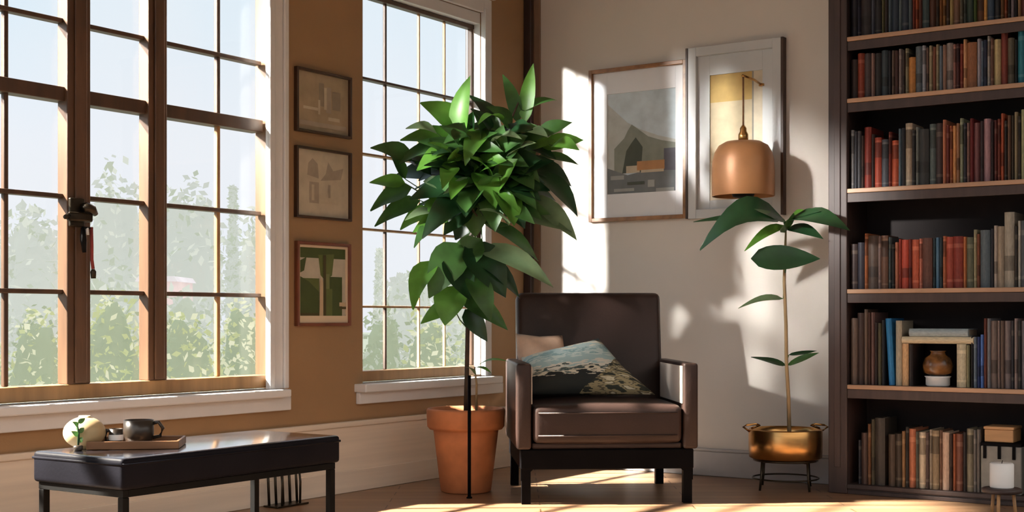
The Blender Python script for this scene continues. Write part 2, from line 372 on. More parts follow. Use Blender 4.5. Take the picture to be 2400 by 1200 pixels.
b.box((.0005, W2R+.002, WB-.005), (.022, yc, W2T+.075), M['white'], .003); b.box((.022, W2R+.002, WB-.005), (.032, W2R+.03, W2T+.02), M['white'], .003)
b.box((.0005, W2L, W2T), (.022, W2R+.0015, W2T+.075), M['white'], .003); b.box((.0225, W2L, W2T+.075), (.045, yc+.01, W2T+.10), M['white'], .004)
b.build('casing', w2)
b = MB(); b.box((-.09, W2L+.001-.06, WB-.045), (.07, wy(1180, .07), WB-.006), M['white'], .006); b.box((.0005, W2L-.05, WB-.10), (.026, wy(1178, .02), WB-.046), M['white'], .004)
b.build('sill', w2)

# ---- latch on the thick mullion and the cord hanging from it
L0 = onX(178, 500, -.004)
t = thing('window_latch', 'dark bronze latch on the thick mullion of the left window', 'latch', L0)
b = MB(); b.box((-.0035, L0.y-.035, L0.z-.05), (.010, L0.y+.03, L0.z+.055), M['bronze'], .004); b.build('backplate', t)
b = MB(); b.box((.0105, L0.y-.058, L0.z-.032), (.034, L0.y+.05, L0.z+.002), M['bronze'], .008, 3); b.tube([(.022, L0.y-.05, L0.z-.012), (.03, L0.y-.075, L0.z-.02)], [.012, .008], M['bronze']); b.build('lever', t)
b = MB(); b.tube([(.0105, L0.y+.02, L0.z+.022), (.030, L0.y+.02, L0.z+.022), (.034, L0.y+.045, L0.z+.015), (.03, L0.y+.062, L0.z-.002)], [.016, .019, .016, .01], M['bronze'], 10); b.build('knob', t)
H0 = onX(214, 536, .024)
t = thing('hanging_tassel', 'thin dark red tassel hanging from the bronze window latch', 'tassel', (.024, H0.y, H0.z-.19))
zt0 = H0.z+.006
b = MB(); b.tube([(.024, H0.y, zt0), (.022, H0.y+.004, zt0-.07), (.022, H0.y+.004, zt0-.12), (.024, H0.y+.008, zt0-.155)], .0065, M['red']); b.build('cord', t)
b = MB(); b.tube([(.024, H0.y+.008, zt0-.1555), (.024, H0.y+.009, zt0-.165), (.024, H0.y+.01, zt0-.19)], [.006, .011, .009], M['bronze'], 10); b.build('tassel_end', t)
b = MB(); b.tube([(.022, H0.y-.036, zt0-.004), (.022, H0.y-.034, zt0-.05), (.022, H0.y-.03, zt0-.095)], [.008, .012, .007], M['blackmetal'], 8); b.tube([(.022, H0.y-.018, zt0-.004), (.022, H0.y-.017, zt0-.03)], [.006, .008], M['whitecer'], 8); b.tube([(.022, H0.y-.04, zt0-.004), (.024, H0.y+.006, zt0-.004)], .004, M['blackmetal']); b.build('metal_tag', t)

# ---------------------------------------------------------------- pictures
def poly(b, pts, to, m, off=0.): b.bm.faces.new([b.bm.verts.new(to(u, v, off)) for u, v in pts]).material_index = b.mi(m)
def art(name, col): return mat('art '+name, col, .8, var=.12, scale=14)
def picture(name, label, plane, px0, px1, y0, y1, fw, fm, matm, mw, shapes, depth=.022, bgm=None, group=None):
    """plane 'L' (on x=0) or 'R' (on y=0); y0/y1: pixel rows of the top and bottom at the middle column"""
    pm = (px0+px1)/2
    if plane == 'L': a, e = onX(px0, HY, depth).y, onX(px1, HY, depth).y; z1, z0 = onX(pm, y0, depth).z, onX(pm, y1, depth).z; P = lambda u, d, z: Vector((d, u, z))
    else: a, e = onY(px0, HY, -depth).x, onY(px1, HY, -depth).x; z1, z0 = onY(pm, y0, -depth).z, onY(pm, y1, -depth).z; P = lambda u, d, z: Vector((u, -d, z))
    t = thing(name, label, 'picture', P((a+e)/2, .001, z0), group=group)
    b = MB()
    b.box(P(a, .001, z0), P(a+fw, depth, z1), fm, .002); b.box(P(e-fw, .001, z0), P(e, depth, z1), fm, .002)
    b.box(P(a+fw, .001, z0), P(e-fw, depth, z0+fw), fm, .002); b.box(P(a+fw, .001, z1-fw), P(e-fw, depth, z1), fm, .002)
    b.build('frame', t)
    a2, e2, c0, c1 = a+fw, e-fw, z0+fw, z1-fw
    if mw:
        ml, mr, mb_, mt = mw
        b = MB(); b.box(P(a2, .002, c0), P(a2+ml, .012, c1), matm, .001); b.box(P(e2-mr, .002, c0), P(e2, .012, c1), matm, .001)
        b.box(P(a2+ml, .002, c0), P(e2-mr, .012, c0+mb_), matm, .001); b.box(P(a2+ml, .002, c1-mt), P(e2-mr, .012, c1), matm, .001)
        b.build('picture_mat', t); a2 += ml; e2 -= mr; c0 += mb_; c1 -= mt
    b = MB(); b.smooth = True
    to = lambda u, v, off: P(a2+(e2-a2)*u, .006+off, c0+(c1-c0)*v)
    poly(b, [(0, 0), (1, 0), (1, 1), (0, 1)], to, bgm)
    for i, (m, pts) in enumerate(shapes): poly(b, pts, to, m, .0004*(i+1))
    o = b.build('artwork', t)
    return t
R = lambda x0, y0, x1, y1: [(x0, y0), (x1, y0), (x1, y1), (x0, y1)]
sk1 = art('taupe paper', (.36, .29, .20)); sk2 = art('beige paper', (.52, .46, .36)); skl = art('pale pencil', (.50, .44, .34)); skd = art('grey pencil', (.26, .22, .17)); skm = art('soft grey', (.36, .31, .25))
picture('picture_frame', 'topmost small sketch in a dark frame on the tan pier', 'L', 697, 826, 168, 316, .012, M['fr_dark'], None, None,
        [(skd, R(.42, .45, .52, .85)), (skm, R(.56, .35, .66, .8)), (skl, R(.52, .4, .57, .78)), (skd, R(.68, .42, .84, .74)), (skl, R(.12, .36, .4, .41)), (skl, R(.6, .22, .82, .28)), (skl, R(.4, .3, .44, .55)), (skm, R(0.05, .08, .95, .16))], bgm=sk1, group=None)
picture('picture_frame', 'middle small beige sketch in a dark frame on the tan pier', 'L', 697, 826, 349, 514, .011, M['fr_dark'], None, None,
        [(skm, [(.2, .62), (.42, .58), (.4, .8), (.3, .88), (.22, .8)]), (skm, [(.45, .55), (.85, .6), (.9, .78), (.7, .72), (.6, .85), (.55, .66)]), (skm, R(.24, .2, .42, .52)), (skl, R(.28, .24, .33, .48)), (skl, R(.46, .2, .8, .24)), (skm, R(.6, .3, .64, .5))], bgm=sk2)
gd, gm, gl = art('dark green', (.05, .075, .018)), art('moss green', (.10, .13, .035)), art('olive', (.16, .18, .07))
sky_ = art('pale sky', (.50, .46, .37)); trk = art('tan trunk', (.55, .42, .27)); drk = art('umber', (.06, .05, .015))
picture('picture_frame', 'small green tree painting in a red-brown frame on the tan pier', 'L', 698, 824, 568, 764, .014, M['fr_red'], M['mat_cream'], (.012, .012, .032, .012),
        [(gd, R(0, .85, 1, 1)), (gd, [(0, .8), (.15, .86), (.1, .66), (0, .62)]), (gm, [(.4, .9), (.75, .92), (.7, .6), (.55, .52), (.45, .6)]), (gm, R(0, 0, .42, .55)), (gd, [(0, 0), (.42, 0), (.42, .35), (.2, .5), (0, .58)]), (gd, R(.62, .0, .92, .58)), (gl, R(.52, .2, .64, .62)), (gm, R(.55, 0, .7, .4)),
         (trk, [(.42, 0), (.5, 0), (.5, .5), (.46, .56), (.43, .5)]), (drk, R(.5, 0, .56, .9)), (drk, R(0, 0, .4, .04)), (trk, R(.85, .14, 1, .2)), (drk, R(.85, .1, 1, .135))], bgm=sky_)
b1, b2, b3 = art('grey blue sky', (.55, .64, .69)), art('mist grey', (.48, .51, .49)), art('hill grey green', (.22, .245, .21))
b4, b5, b6, b7 = art('dark fir', (.06, .075, .06)), art('hut orange', (.42, .22, .10)), art('pale path', (.50, .43, .32)), art('slate ground', (.15, .17, .18))
b8 = art('blue dusk', (.10, .105, .13)); b9 = art('light ripple', (.32, .34, .33))
picture('picture_frame', 'misty landscape print with a white mat in a brown wooden frame', 'R', 1379, 1608, 152, 516, .020, M['fr_brown'], M['mat_white'], (.085, .05, .125, .115),
        [(b2, [(0, .2), (1, .2), (1, .5), (.75, .55), (.5, .62), (.3, .7), (.12, .82), (0, .9)]), (b3, [(.1, .2), (1, .2), (1, .47), (.8, .5), (.6, .55), (.36, .68), (.3, .62), (.25, .55), (.1, .45)]),
         (b4, [(.22, .2), (.5, .2), (.52, .45), (.42, .55), (.36, .5), (.28, .42)]), (b8, R(.83, .18, 1, .42)), (b7, [(0, 0), (1, 0), (1, .2), (.6, .22), (.3, .18), (0, .26)]), (b6, R(.28, .2, .48, .27)), (b5, R(.44, .22, .84, .31)), (b6, R(.5, .195, .83, .222)), (b9, R(.05, .14, .25, .18)), (b9, R(.1, .02, .4, .05)), (b9, R(.6, .05, .7, .12)), (b9, R(.72, .0, .98, .035)), (b4, R(.3, .08, .55, .11))], bgm=b1, depth=.03)
c1, c2, c3, c4 = art('ochre gold', (.52, .36, .13)), art('sand', (.58, .49, .33)), art('pale sand', (.66, .58, .44)), art('grey line', (.30, .28, .24))
picture('picture_frame', 'tall ochre print in a wide white frame behind the hanging lamp', 'R', 1612, 1830, 100, 508, .045, M['fr_white'], M['fr_white'], (.066, .062, .045, .10),
        [(c1, R(0, .78, .8, 1)), (c3, R(.82, 0, 1, 1)), (c4, R(.80, 0, .83, 1)), (c3, R(0, 0, .8, .3))], bgm=c2, depth=.036)
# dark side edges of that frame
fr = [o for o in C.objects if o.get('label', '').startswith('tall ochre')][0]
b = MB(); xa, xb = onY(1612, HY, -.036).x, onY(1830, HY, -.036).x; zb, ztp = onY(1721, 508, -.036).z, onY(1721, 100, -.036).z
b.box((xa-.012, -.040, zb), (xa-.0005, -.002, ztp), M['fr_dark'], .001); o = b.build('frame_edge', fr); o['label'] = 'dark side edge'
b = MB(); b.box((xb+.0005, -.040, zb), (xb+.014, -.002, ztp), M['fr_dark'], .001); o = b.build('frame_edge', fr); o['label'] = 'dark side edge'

# ---------------------------------------------------------------- pendant lamp in front of that picture
lp = onY(1742, HY, -.23); ld = F*0+ (Vector((lp.x-CAMX, lp.y-CAMY, 0)).dot(Vector((-SA, CO, 0))))
LZ = lambda py: EYE-(py-HY)/F*ld
zc, zs, zbm = LZ(178), LZ(330), LZ(460)
t = thing('pendant_lamp', 'brown copper dome pendant lamp hanging before the ochre print', 'lamp', (lp.x, lp.y, zbm))
b = MB(); b.lathe([(.148, 0), (.150, .006), (.150, .12), (.147, .17), (.138, (zs-zbm)*.78), (.118, (zs-zbm)*.91), (.085, (zs-zbm)*.98), (.03, zs-zbm), (.022, zs-zbm)], (lp.x, lp.y, zbm), M['copper'], 40, cap0=False, cap1=False)
b.lathe([(.144, 0), (.145, .12), (.142, .168), (.133, (zs-zbm)*.76), (.112, (zs-zbm)*.89), (.08, (zs-zbm)*.955), (.022, zs-zbm-.006)], (lp.x, lp.y, zbm), M['copper'], 40, cap0=False, cap1=False); b.build('lamp_shade', t)
b = MB(); b.lathe([(.02, 0), (.024, .004), (.024, .03), (.016, .045), (.016, .06), (.006, .075)], (lp.x, lp.y, zs+.0005), M['brass'], 20); b.build('cap', t)
b = MB(); b.tube([(lp.x, lp.y, zs+.075), (lp.x, lp.y, zc)], .0045, M['tray']); b.build('cord', t)
b = MB(); b.lathe([(.012, 0), (.05, .01), (.06, .04), (.05, .08), (.02, .10)], (lp.x, lp.y, zbm-.012), M['blackmetal'], 20); b.build('bulb_socket', t)
b = MB(); b.tube([(lp.x, -.0125, zc-.012), (lp.x, -.10, zc), (lp.x, lp.y-.006, zc+.001)], .006, M['brass']); b.lathe([(.014, 0), (.014, .012)], (lp.x, -.0135, zc-.018), M['brass'], 14); b.build('bracket', t)

# ---------------------------------------------------------------- bookcase on the right wall
BF = -.300                                           # front plane
bx0, bx1 = onY(1941, HY, BF).x, onY(1985, HY, BF).x  # left stile
xin0 = bx1; xin1 = xin0+.86; bxe = xin1+.09
shz = [.045, .497, .930, 1.386, 1.795, 2.075, 2.40]
t = thing('bookcase', 'tall dark walnut bookcase filled with books', 'bookcase', ((bx0+bxe)/2, -.16, 0))
b = MB(); b.box((bx0+.004, BF+.03, 0.0005), (xin0-.002, -.026, 2.45), M['walnut'], .003); b.build('side_panel', t)
b = MB(); b.box((xin1+.002, BF+.03, 0.0005), (bxe-.004, -.026, 2.45), M['walnut'], .003); b.build('side_panel', t)
b = MB(); b.box((bx0, BF, 0.0005), (xin0, BF+.0295, 2.46), M['walnut'], .004); b.box((bx0+.03, BF-.006, .12), (xin0-.03, BF-.0005, 2.40), M['walnut'], .003); b.build('stile', t)
b = MB(); b.box((xin1, BF, 0.0005), (bxe, BF+.0295, 2.46), M['walnut'], .004); b.build('stile', t)
b = MB(); b.box((xin0, -.038, .02), (xin1, -.0265, 2.44), M['walnut_in']); b.build('back_panel', t)
b = MB(); b.box((bx0-.012, BF-.015, 2.4605), (bxe+.012, -.026, 2.50), M['walnut'], .006); b.build('top_panel', t)
b = MB(); b.box((xin0+.0005, BF+.004, .0005), (xin1-.0005, BF+.03, .018), M['walnut'], .002); b.build('plinth', t)
for i, z in enumerate(shz):
    b = MB(); b.box((xin0+.0005, BF+.012, z-.030), (xin1-.0005, -.039, z), M['walnut'], .001); s = b.build('shelf', t)
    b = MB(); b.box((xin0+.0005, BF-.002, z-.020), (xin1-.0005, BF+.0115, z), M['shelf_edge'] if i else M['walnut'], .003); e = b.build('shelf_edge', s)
    if i: e['label'] = 'front edge with light painted into its colour'
    if i:
        b = MB(); b.box((xin0+.0005, BF+.004, z-.062), (xin1-.0005, BF+.0115, z-.0205), M['walnut'], .002); b.build('shelf_apron', s)

# ---- books
def book_proto(kind):
    b = MB(); n = 8
    # spine faces -y; unit size, base at z 0, x centred, y from 0 (spine) to 1 (fore edge)
    prof = [(-.5, 1.0), (-.5, .06)] + [(-.5+ (k/n), .06*(1-math.sin(PI*k/n))) for k in range(1, n)] + [(.5, .06), (.5, 1.0), (.38, 1.0), (.38, .10), (-.38, .10), (-.38, 1.0)]
    cuts = {0: [0, 1], 1: [0, .12, .17, .78, .86, 1], 2: [0, .22, .42, 1], 3: [0, .07, .10, .60, .90, .94, 1]}[kind]
    alt = {0: ['book'], 1: ['book', 'band', 'book', 'band', 'book'], 2: ['book', 'band2', 'book'], 3: ['book', 'band', 'book', 'band2', 'band', 'book']}[kind]
    m = len(prof)
    rings = [[b.bm.verts.new((x, y, z)) for x, y in prof] for z in cuts]
    for i in range(len(cuts)-1):
        fs = [b.bm.faces.new([rings[i][k], rings[i][(k+1) % m], rings[i+1][(k+1) % m], rings[i+1][k]]) for k in range(m)]
        b._fin(fs, M[alt[i]])
    b._fin([b.bm.faces.new(rings[0][::-1]), b.bm.faces.new(rings[-1])], M['book'])
    t = bmesh.new(); bmesh.ops.create_cube(t, size=1)
    for v in t.verts: v.co = Vector((v.co.x*.758, .55+v.co.y*.86, .5+v.co.z*.965))
    b.merge(t, M['paper'])
    return b
protos = []
for k in range(4):
    bb = book_proto(k); bmesh.ops.recalc_face_normals(bb.bm, faces=bb.bm.faces)
    me = bpy.data.meshes.new('book'); bb.bm.to_mesh(me); bb.bm.free()
    for m in bb.mats: me.materials.append(m)
    protos.append(me)
seed_book = bpy.data.objects.new('book', protos[0])
ORD = ['', 'first', 'second', 'third', 'fourth', 'fifth', 'sixth', 'seventh', 'eighth', 'ninth', 'tenth', 'eleventh', 'twelfth', 'thirteenth', 'fourteenth', 'fifteenth', 'sixteenth', 'seventeenth', 'eighteenth', 'nineteenth', 'twentieth']
def ordw(n):
    if n <= 20: return ORD[n]
    tens = {2: 'twenty', 3: 'thirty', 4: 'forty'}[n//10]
    return tens+'-'+ORD[n % 10] if n % 10 else tens[:-1]+'ieth'
def cname(h):
    import colorsys
    r, g, b_ = [int(h[i:i+2], 16)/255 for i in (0, 2, 4)]
    hh, s, v = colorsys.rgb_to_hsv(r, g, b_); hh *= 360
    if v < .17: return 'black'
    if s < .14: return 'charcoal' if v < .3 else ('grey' if v < .56 else 'pale grey')
    if hh < 18 or hh > 345:
        if s > .62: return 'dark red' if v < .42 else ('rust red' if v < .58 else 'orange red')
        return 'dark brown' if v < .3 else ('reddish brown' if s > .3 else 'mauve brown') if v < .6 else 'salmon'
    if hh < 42:
        if v < .3: return 'dark brown'
        if v > .6 and s < .35: return 'cream'
        if v > .55: return 'tan' if s < .62 else 'orange tan'
        return 'brown' if s > .3 else 'taupe'
    if hh < 75: return 'dark olive' if v < .35 else ('khaki' if v < .62 else 'cream')
    if hh < 170: return 'dark green' if v < .35 else 'sage green'
    if hh < 215: return 'dark teal' if v < .3 and hh < 195 else ('slate blue' if s < .45 else 'bright blue' if hh > 196 else 'teal') if v >= .25 else 'black'
    if hh < 260: return 'navy' if v < .4 else ('lavender grey' if s < .2 else 'blue')
    return 'plum' if v < .4 else 'mauve'
BOOKG = 1.15
ROWN = {6: 'top shelf', 5: 'second shelf down', 4: 'third shelf down', 3: 'fourth shelf down', 2: 'fifth shelf down', 1: 'lowest shelf'}
def book(xc, w, h, dep, z, col, label, group, lean=0., kind=None, yoff=0.):
    o = seed_book.copy(); o.name = 'book'
    o.data = protos[kind if kind is not None else random.choice((0, 0, 1, 2, 3))]
    o.scale = (w, dep, h); o.location = (xc, -.272+yoff, z+.0006); o.rotation_euler = (0, lean, 0)
    c = [min(.9, v*BOOKG+.003) for v in lin(col)]; o.color = (*c, 1)
    C.objects.link(o)
    tag(o, label, 'book', group)
    return o
def row(si, xs, z, items, x0src, k, skip=()):
    """items: (crop width, height m, colour) laid left to right from crop x xs"""
    x = xs; n = 0
    for it in items:
        w, h, col = it[:3]; px0, px1 = x0src+x/k, x0src+(x+w)/k; x += w
        if col is None: continue
        a, e = onY(px0, HY, -.272).x, onY(px1, HY, -.272).x
        if e > xin1-.004: break
        n += 1
        hh = h*(1+random.uniform(-.015, .015))
        lean = it[3] if len(it) > 3 else 0
        book((a+e)/2, (e-a)*.965, hh, random.uniform(.15, .2), z, col, '%s book, %s from the left on the %s of the bookcase' % (cname(col), ordw(n), ROWN[si]), 'books on the '+ROWN[si], lean, yoff=random.uniform(0, .006))
D = {}
D[6] = [(40, .22, '14141f'), (20, .23, '161628'), (60, .22, '1e1618'), (20, .22, '3a3e4a'), (40, .22, '151216'), (20, .21, '4c4a30'), (20, .22, '241a18'), (20, .23, '45525a'), (40, .23, '1e2a38'), (20, .22, '505c60'), (40, .23, '1c2634'), (20, .22, '4a5458'), (20, .22, '5a2010'), (20, .22, '8a4020'), (20, .22, '4a2418'),
        (40, .23, '28383a'), (40, .22, '3e2010'), (20, .22, '2a1c10'), (20, .22, '6a4018'), (20, .22, '7a5428'), (20, .22, '2c1c14'), (20, .21, 'a08a58'), (40, .23, '5a4030'), (20, .22, '4a463a'), (20, .22, '3a3e38'), (40, .23, '1e2e26'), (20, .22, '3a4a1c'), (40, .23, '4c2c14'), (20, .21, 'c08a48'), (40, .23, '28384a'), (40, .22, '18181c'), (20, .22, '5a3a18'), (20, .22, '6a3010'), (20, .22, '201814'), (20, .22, '75686c'), (20, .22, '151214'), (20, .22, '8a6848'), (40, .22, '4a1c18'), (30, .23, '28384a'), (30, .22, '6a4018')]
D[5] = [(40, .18, '241816'), (40, .205, '742c16'), (40, .2, '3b3030'), (20, .2, '7a6058'), (40, .2, '181616'), (40, .205, '2a343a'), (20, .2, '16161c'), (20, .2, '5a4a40'), (20, .2, '3a1f1a'), (20, .205, '857a78'), (20, .2, '3a2a24'), (20, .205, '6f6a55'), (40, .165, 'a06a30'), (40, .205, '4a5258'), (20, .21, '8a8a90'), (20, .2, '554038'), (20, .205, '857a60'), (20, .2, '6b4030'), (20, .205, '7a7058'), (20, .2, '5a6570'), (20, .2, '8a6a5a'), (40, .21, '7a706c'), (20, .2, '855a50'),
        (20, .2, '3a1010'), (20, .2, '6a2a20'), (20, .215, 'c09068'), (60, .2, '75492a'), (25, .21, '8d8790'), (15, .2, '5a6878'), (20, .2, '20263c'), (20, .22, '9a948c'), (20, .205, '5a3c30'), (40, .2, 'a09068'), (40, .23, '6a2c20'), (40, .2, '4c4638'), (20, .19, '141414'), (45, .235, '17606f'), (25, .21, '3a1f1a'), (25, .2, '7a706c'), (25, .2, '2a343a')]
D[4] = [(20, .27, '6e6e70'), (20, .26, '2c2c32'), (20, .26, '38383c'), (20, .24, '2c1c16'), (40, .28, '6a2014'), (20, .24, '241816'), (40, .225, '8a3420'), (40, .215, '3c4048'), (20, .25, '5a1a10'), (40, .21, '9a4426'), (20, .26, '50606a'), (20, .26, '1e1e24'), (40, .28, '9a8c7a'), (20, .25, '201c1c'), (20, .26, '6c706c'), (60, .25, '222222'), (40, .265, '4a5555'), (40, .27, '2e2020'), (20, .285, 'a8694e'), (20, .26, '5a2018'), (20, .255, '7a4024'), (20, .255, 'c08a58'), (20, .26, '8a6248'), (20, .28, '80846c'), (20, .26, '24242e'), (20, .26, '6c5048'), (20, .275, '5c1212'), (40, .26, '5e383a'), (20, .26, '2a1a1c'), (40, .275, '8a6a70'), (20, .26, '241416'), (20, .265, '4a1a16'), (20, .27, '62281a'), (20, .285, 'a04c30'), (20, .26, '241a16'), (20, .275, '5a4030'), (20, .28, '30281e'), (20, .29, '80735a'), (20, .27, '2a221c'), (25, .30, '8a8a68'), (25, .28, '5a1a10'), (30, .27, '6c706c'), (30, .28, '2e2020')]
D[3] = [(40, .205, '2c2020'), (40, .21, '1c1c28'), (20, .25, '8a4e2a'), (60, .24, '3c2e26'), (20, .24, '665450'), (40, .24, '4c3020'), (20, .235, '2a3436'), (20, .2, '161416'), (20, .21, '9a6048'), (20, .22, '7a2e22'), (40, .22, '9a3a28'), (20, .22, '5a1c14'), (40, .22, 'a04a30'), (20, .22, 'b06a58'), (60, .22, '4c2c22'), (20, .22, '203036'), (20, .22, '4a6a84'), (20, .22, '24343c'), (20, .225, '9a5a3c'), (40, .225, '8a3a2a'), (60, .225, '6a2012'), (20, .225, 'a8653c'), (40, .22, '4c4e3e'), (20, .25, '8a8468'), (20, .235, '6a3a24'), (60, .25, '445058'), (20, .25, '22222a'), (20, .265, 'a0948a'), (40, .265, '857868'), (60, .325, '8a8478'), (20, .26, '24201e'), (20, .28, 'a8a49a'), (30, .28, '3c4248'), (30, .27, '857868'), (30, .28, '4c2c22')]
D[2] = [(40, .30, '54463f'), (40, .325, '2e1e1a'), (20, .34, '5a4a40'), (20, .325, '3a221a'), (20, .325, '604844'), (20, .28, '221818'), (20, .28, '4a4632'), (20, .29, '181a1e'), (40, .300, '1f6a9e', -.055)]
FIX = 'bright blue book, ninth'
D2b = [(20, .225, '181418'), (20, .22, '5a6674'), (20, .22, '22305a'), (20, .23, '4a6aa8'), (20, .30, '5a2c20'), (20, .30, '707074'), (40, .29, '5e504a'), (20, .29, '6a5c58'), (20, .29, '5c4a40'), (40, .29, '625858'), (20, .29, '24242a'), (20, .30, '857470'), (20, .29, '2a2828'), (30, .29, '54525a'), (30, .29, '6a5c58'), (30, .29, '3c3430')]
D[1] = [(25, .2, '181a24'), (55, .235, '3e2c26'), (27, .275, '5c3a20'), (28, .30, '3c3626'), (82, .30, '2e2822'), (28, .2, None), (55, .235, '3a2c20'), (55, .235, '2c2218'), (27, .25, '7a5a3a'), (28, .27, '1c1a16'), (55, .26, '9a5c40'), (25, .25, '40423a'), (55, .25, 'b8a890'), (30, .25, '443430'), (25, .26, '8f8272'), (55, .26, '7a6850'), (27, .26, '5c4030'), (55, .25, 'b09480'), (28, .245, '33221c'), (27, .25, '8a4a2c'), (55, .25, '5c3222'), (28, .26, '241a18'), (55, .275, '6a6250'), (28, .27, '5a5450'), (27, .27, '68605a')]
K2, K4 = 2.5, 3.43
row(6, 155, shz[5], D[6], 1930, K2); row(5, 155, shz[4], D[5], 1930, K2); row(4, 155, shz[3], D[4], 1930, K2); row(3, 155, shz[2], D[3], 1930, K2)
row(2, 155, shz[1], D[2], 1930, K2)
blue = [o for o in C.objects if o.get('label', '').startswith(FIX)][0]
blue.scale.x = .026; blue.location.x += .0162; blue.location.z += .001; blue['label'] = 'bright blue book leaning left on the fifth shelf down of the bookcase'
row(1, 270, shz[0], D[1], 1930, K4)
def X(px): return onY(px, HY, -.272).x
z2 = shz[1]
# fifth shelf: cream books carrying a lying stack, amber vase and white dish between them
hs = .188
book((X(2098)+X(2112))/2, X(2112)-X(2098), .29, .17, z2, '9a9280', 'pale grey-beige upright book right of the bright blue one', 'books on the fifth shelf down', 0, 0)
book((X(2113)+X(2128))/2, X(2128)-X(2113), hs, .17, z2, 'c09a70', 'short tan upright book under the left end of the lying books', 'books on the fifth shelf down', 0, 0)
book((X(2129)+X(2138))/2, X(2138)-X(2129), hs-.004, .17, z2, '1c1414', 'short black upright book under the lying books', 'books on the fifth shelf down', 0, 0)
book((X(2241)+X(2263))/2, X(2263)-X(2241), hs, .17, z2, 'b0a68c', 'short cream upright book under the right end of the lying books', 'books on the fifth shelf down', 0, 1)
book((X(2264)+X(2271))/2, X(2271)-X(2264), hs-.004, .17, z2, '7a7456', 'thin olive upright book beside the short cream one', 'books on the fifth shelf down', 0, 0)
def flat(px0, px1, z, th, dep, col, label):
    a, e = X(px0), X(px1)
    o = book((a+e)/2, th, e-a, dep, z, col, label, 'books lying flat on the fifth shelf down', 0, 0)
    o.rotation_euler = (0, PI/2, 0); o.location = (a, -.272, z+th/2+.0008); return o
flat(2113, 2281, z2+hs+.001, .030, .17, 'c8b99a', 'cream book lying flat across the short upright books')
flat(2130, 2268, z2+hs+.0325, .034, .16, '8a979c', 'blue-grey book lying flat on top of the cream one')
x = 855; n = 0
for (w, h, col) in D2b:
    a, e = X(1930+max(x, 860)/K2), X(1930+(x+w)/K2); x += w
    if e > xin1-.004: break
    n += 1
    book((a+e)/2, (e-a)*.965, h, .18, z2, col, '%s book, %s to the right of the lying books on the fifth shelf' % (cname(col), ordw(n)), 'books on the fifth shelf down', yoff=random.uniform(0, .005))
vx, vy = (X(2150)+X(2232))/2, -.225
d_ = tag(MB() and (lambda b: (b.lathe([(.045, 0), (.052, .006), (.052, .038), (.058, .044), (.05, .046), (.044, .040)], (vx, vy, z2+.0006), M['whitecer'], 28), b.build('dish'))[1])(MB()), 'small white dish holding the amber jar on the bookcase', 'dish')
b = MB(); b.lathe([(.03, 0), (.060, .012), (.066, .045), (.055, .078), (.034, .092), (.030, .104), (.036, .11)], (vx, vy, z2+.0475), M['amber'], 28); o = b.build('jar'); tag(o, 'round amber brown jar under the lying books', 'jar')
# lowest shelf: grey box with black metal bracket and tan box on it
xa, xb = X(2299), X(2394); z1 = shz[0]
t = thing('storage_box', 'grey box with a black metal holder on the lowest shelf', 'box', ((xa+xb)/2, -.2, z1+.0006))
b = MB(); b.box((xa, -.272, z1+.0008), (xb, -.10, z1+.205), M['greybox'], .004); b.build('box_body', t)
b = MB(); b.box((xa-.002, -.276, z1+.2055), (xb+.002, -.098, z1+.22), M['black'], .003); b.build('lid', t)
for u in (.06, .42, .78):
    b = MB(); b.box((xa+(xb-xa)*u, -.277, z1+.15), (xa+(xb-xa)*(u+.08), -.2725, z1+.205), M['black'], .001); b.build('bracket', t)
b = MB(); x_a, x_b = X(2306), X(2374); b.box((x_a, -.265, z1+.2208), (x_b, -.13, z1+.275), M['tanwood'], .004); b.box((x_a-.003, -.268, z1+.2755), (x_b+.003, -.127, z1+.288), M['tanwood'], .003); o = b.build('wooden_box'); tag(o, 'small tan wooden box on top of the grey box', 'box')
# candle in front of the bookcase
cp = cw((2348-CX)/F*5.42, 5.42, 0)
t = thing('candle_stand', 'low dark candle stand with slim tan legs before the bookcase', 'candle stand', (cp.x, cp.y, 0))
b = MB(); b.lathe([(.06, .100), (.075, .104), (.078, .118), (.07, .122)], (cp.x, cp.y, 0), M['walnut'], 28); b.build('plate', t)
for a in (0.5, 2.6, 4.7):
    b = MB(); b.tube([(cp.x+.045*math.cos(a), cp.y+.045*math.sin(a), .1005), (cp.x+.055*math.cos(a), cp.y+.055*math.sin(a), .0008)], .007, M['tanwood']); b.build('leg', t)
t = thing('candle', 'white pillar candle standing on the low dark stand', 'candle', (cp.x, cp.y, .123))
b = MB(); b.lathe([(.044, 0), (.046, .004), (.046, .094), (.042, .099), (.02, .096)], (cp.x, cp.y, .1228), M['candle'], 28); b.build('wax', t)
b = MB(); b.tube([(cp.x, cp.y, .2185), (cp.x+.001, cp.y, .226), (cp.x+.003, cp.y, .231)], .0015, M['black'], 6); b.build('wick', t)

# ---------------------------------------------------------------- armchair
cc = cw(.385, 6.20, 0); rz = CA+math.radians(4)
t = thing('armchair', 'dark brown leather armchair with black legs facing the room', 'armchair', cc, rz)
HWd, HD = .395, .37
def lbox(a, b_, m, bev=.0, seg=2, name='part'):
    q = MB(); q.box(a, b_, m, bev, seg); return q.build(name, t, local=True)
for sx in (-1, 1):
    for sy in (-1, 1):
        q = MB(); x, y = sx*(HWd-.045), sy*(HD-.03)
        q.prism([(x-.019, y-.019, .165), (x+.019, y-.019, .165), (x+.019, y+.019, .165), (x-.019, y+.019, .165)], (0, 0, -.1645), M['black']); q.build('leg', t, local=True)
q = MB(); q.box((-HWd+.02, -HD+.005, .150), (HWd-.02, HD-.01, .235), M['black'], .005)
for sx in (-1, 1): q.prism([(sx*(HWd-.022), -HD+.012, .151), (sx*(HWd-.075), -HD+.012, .151), (sx*(HWd-.05), -HD+.012, .125), (sx*(HWd-.022), -HD+.012, .10)], (0, .02, 0), M['black'])
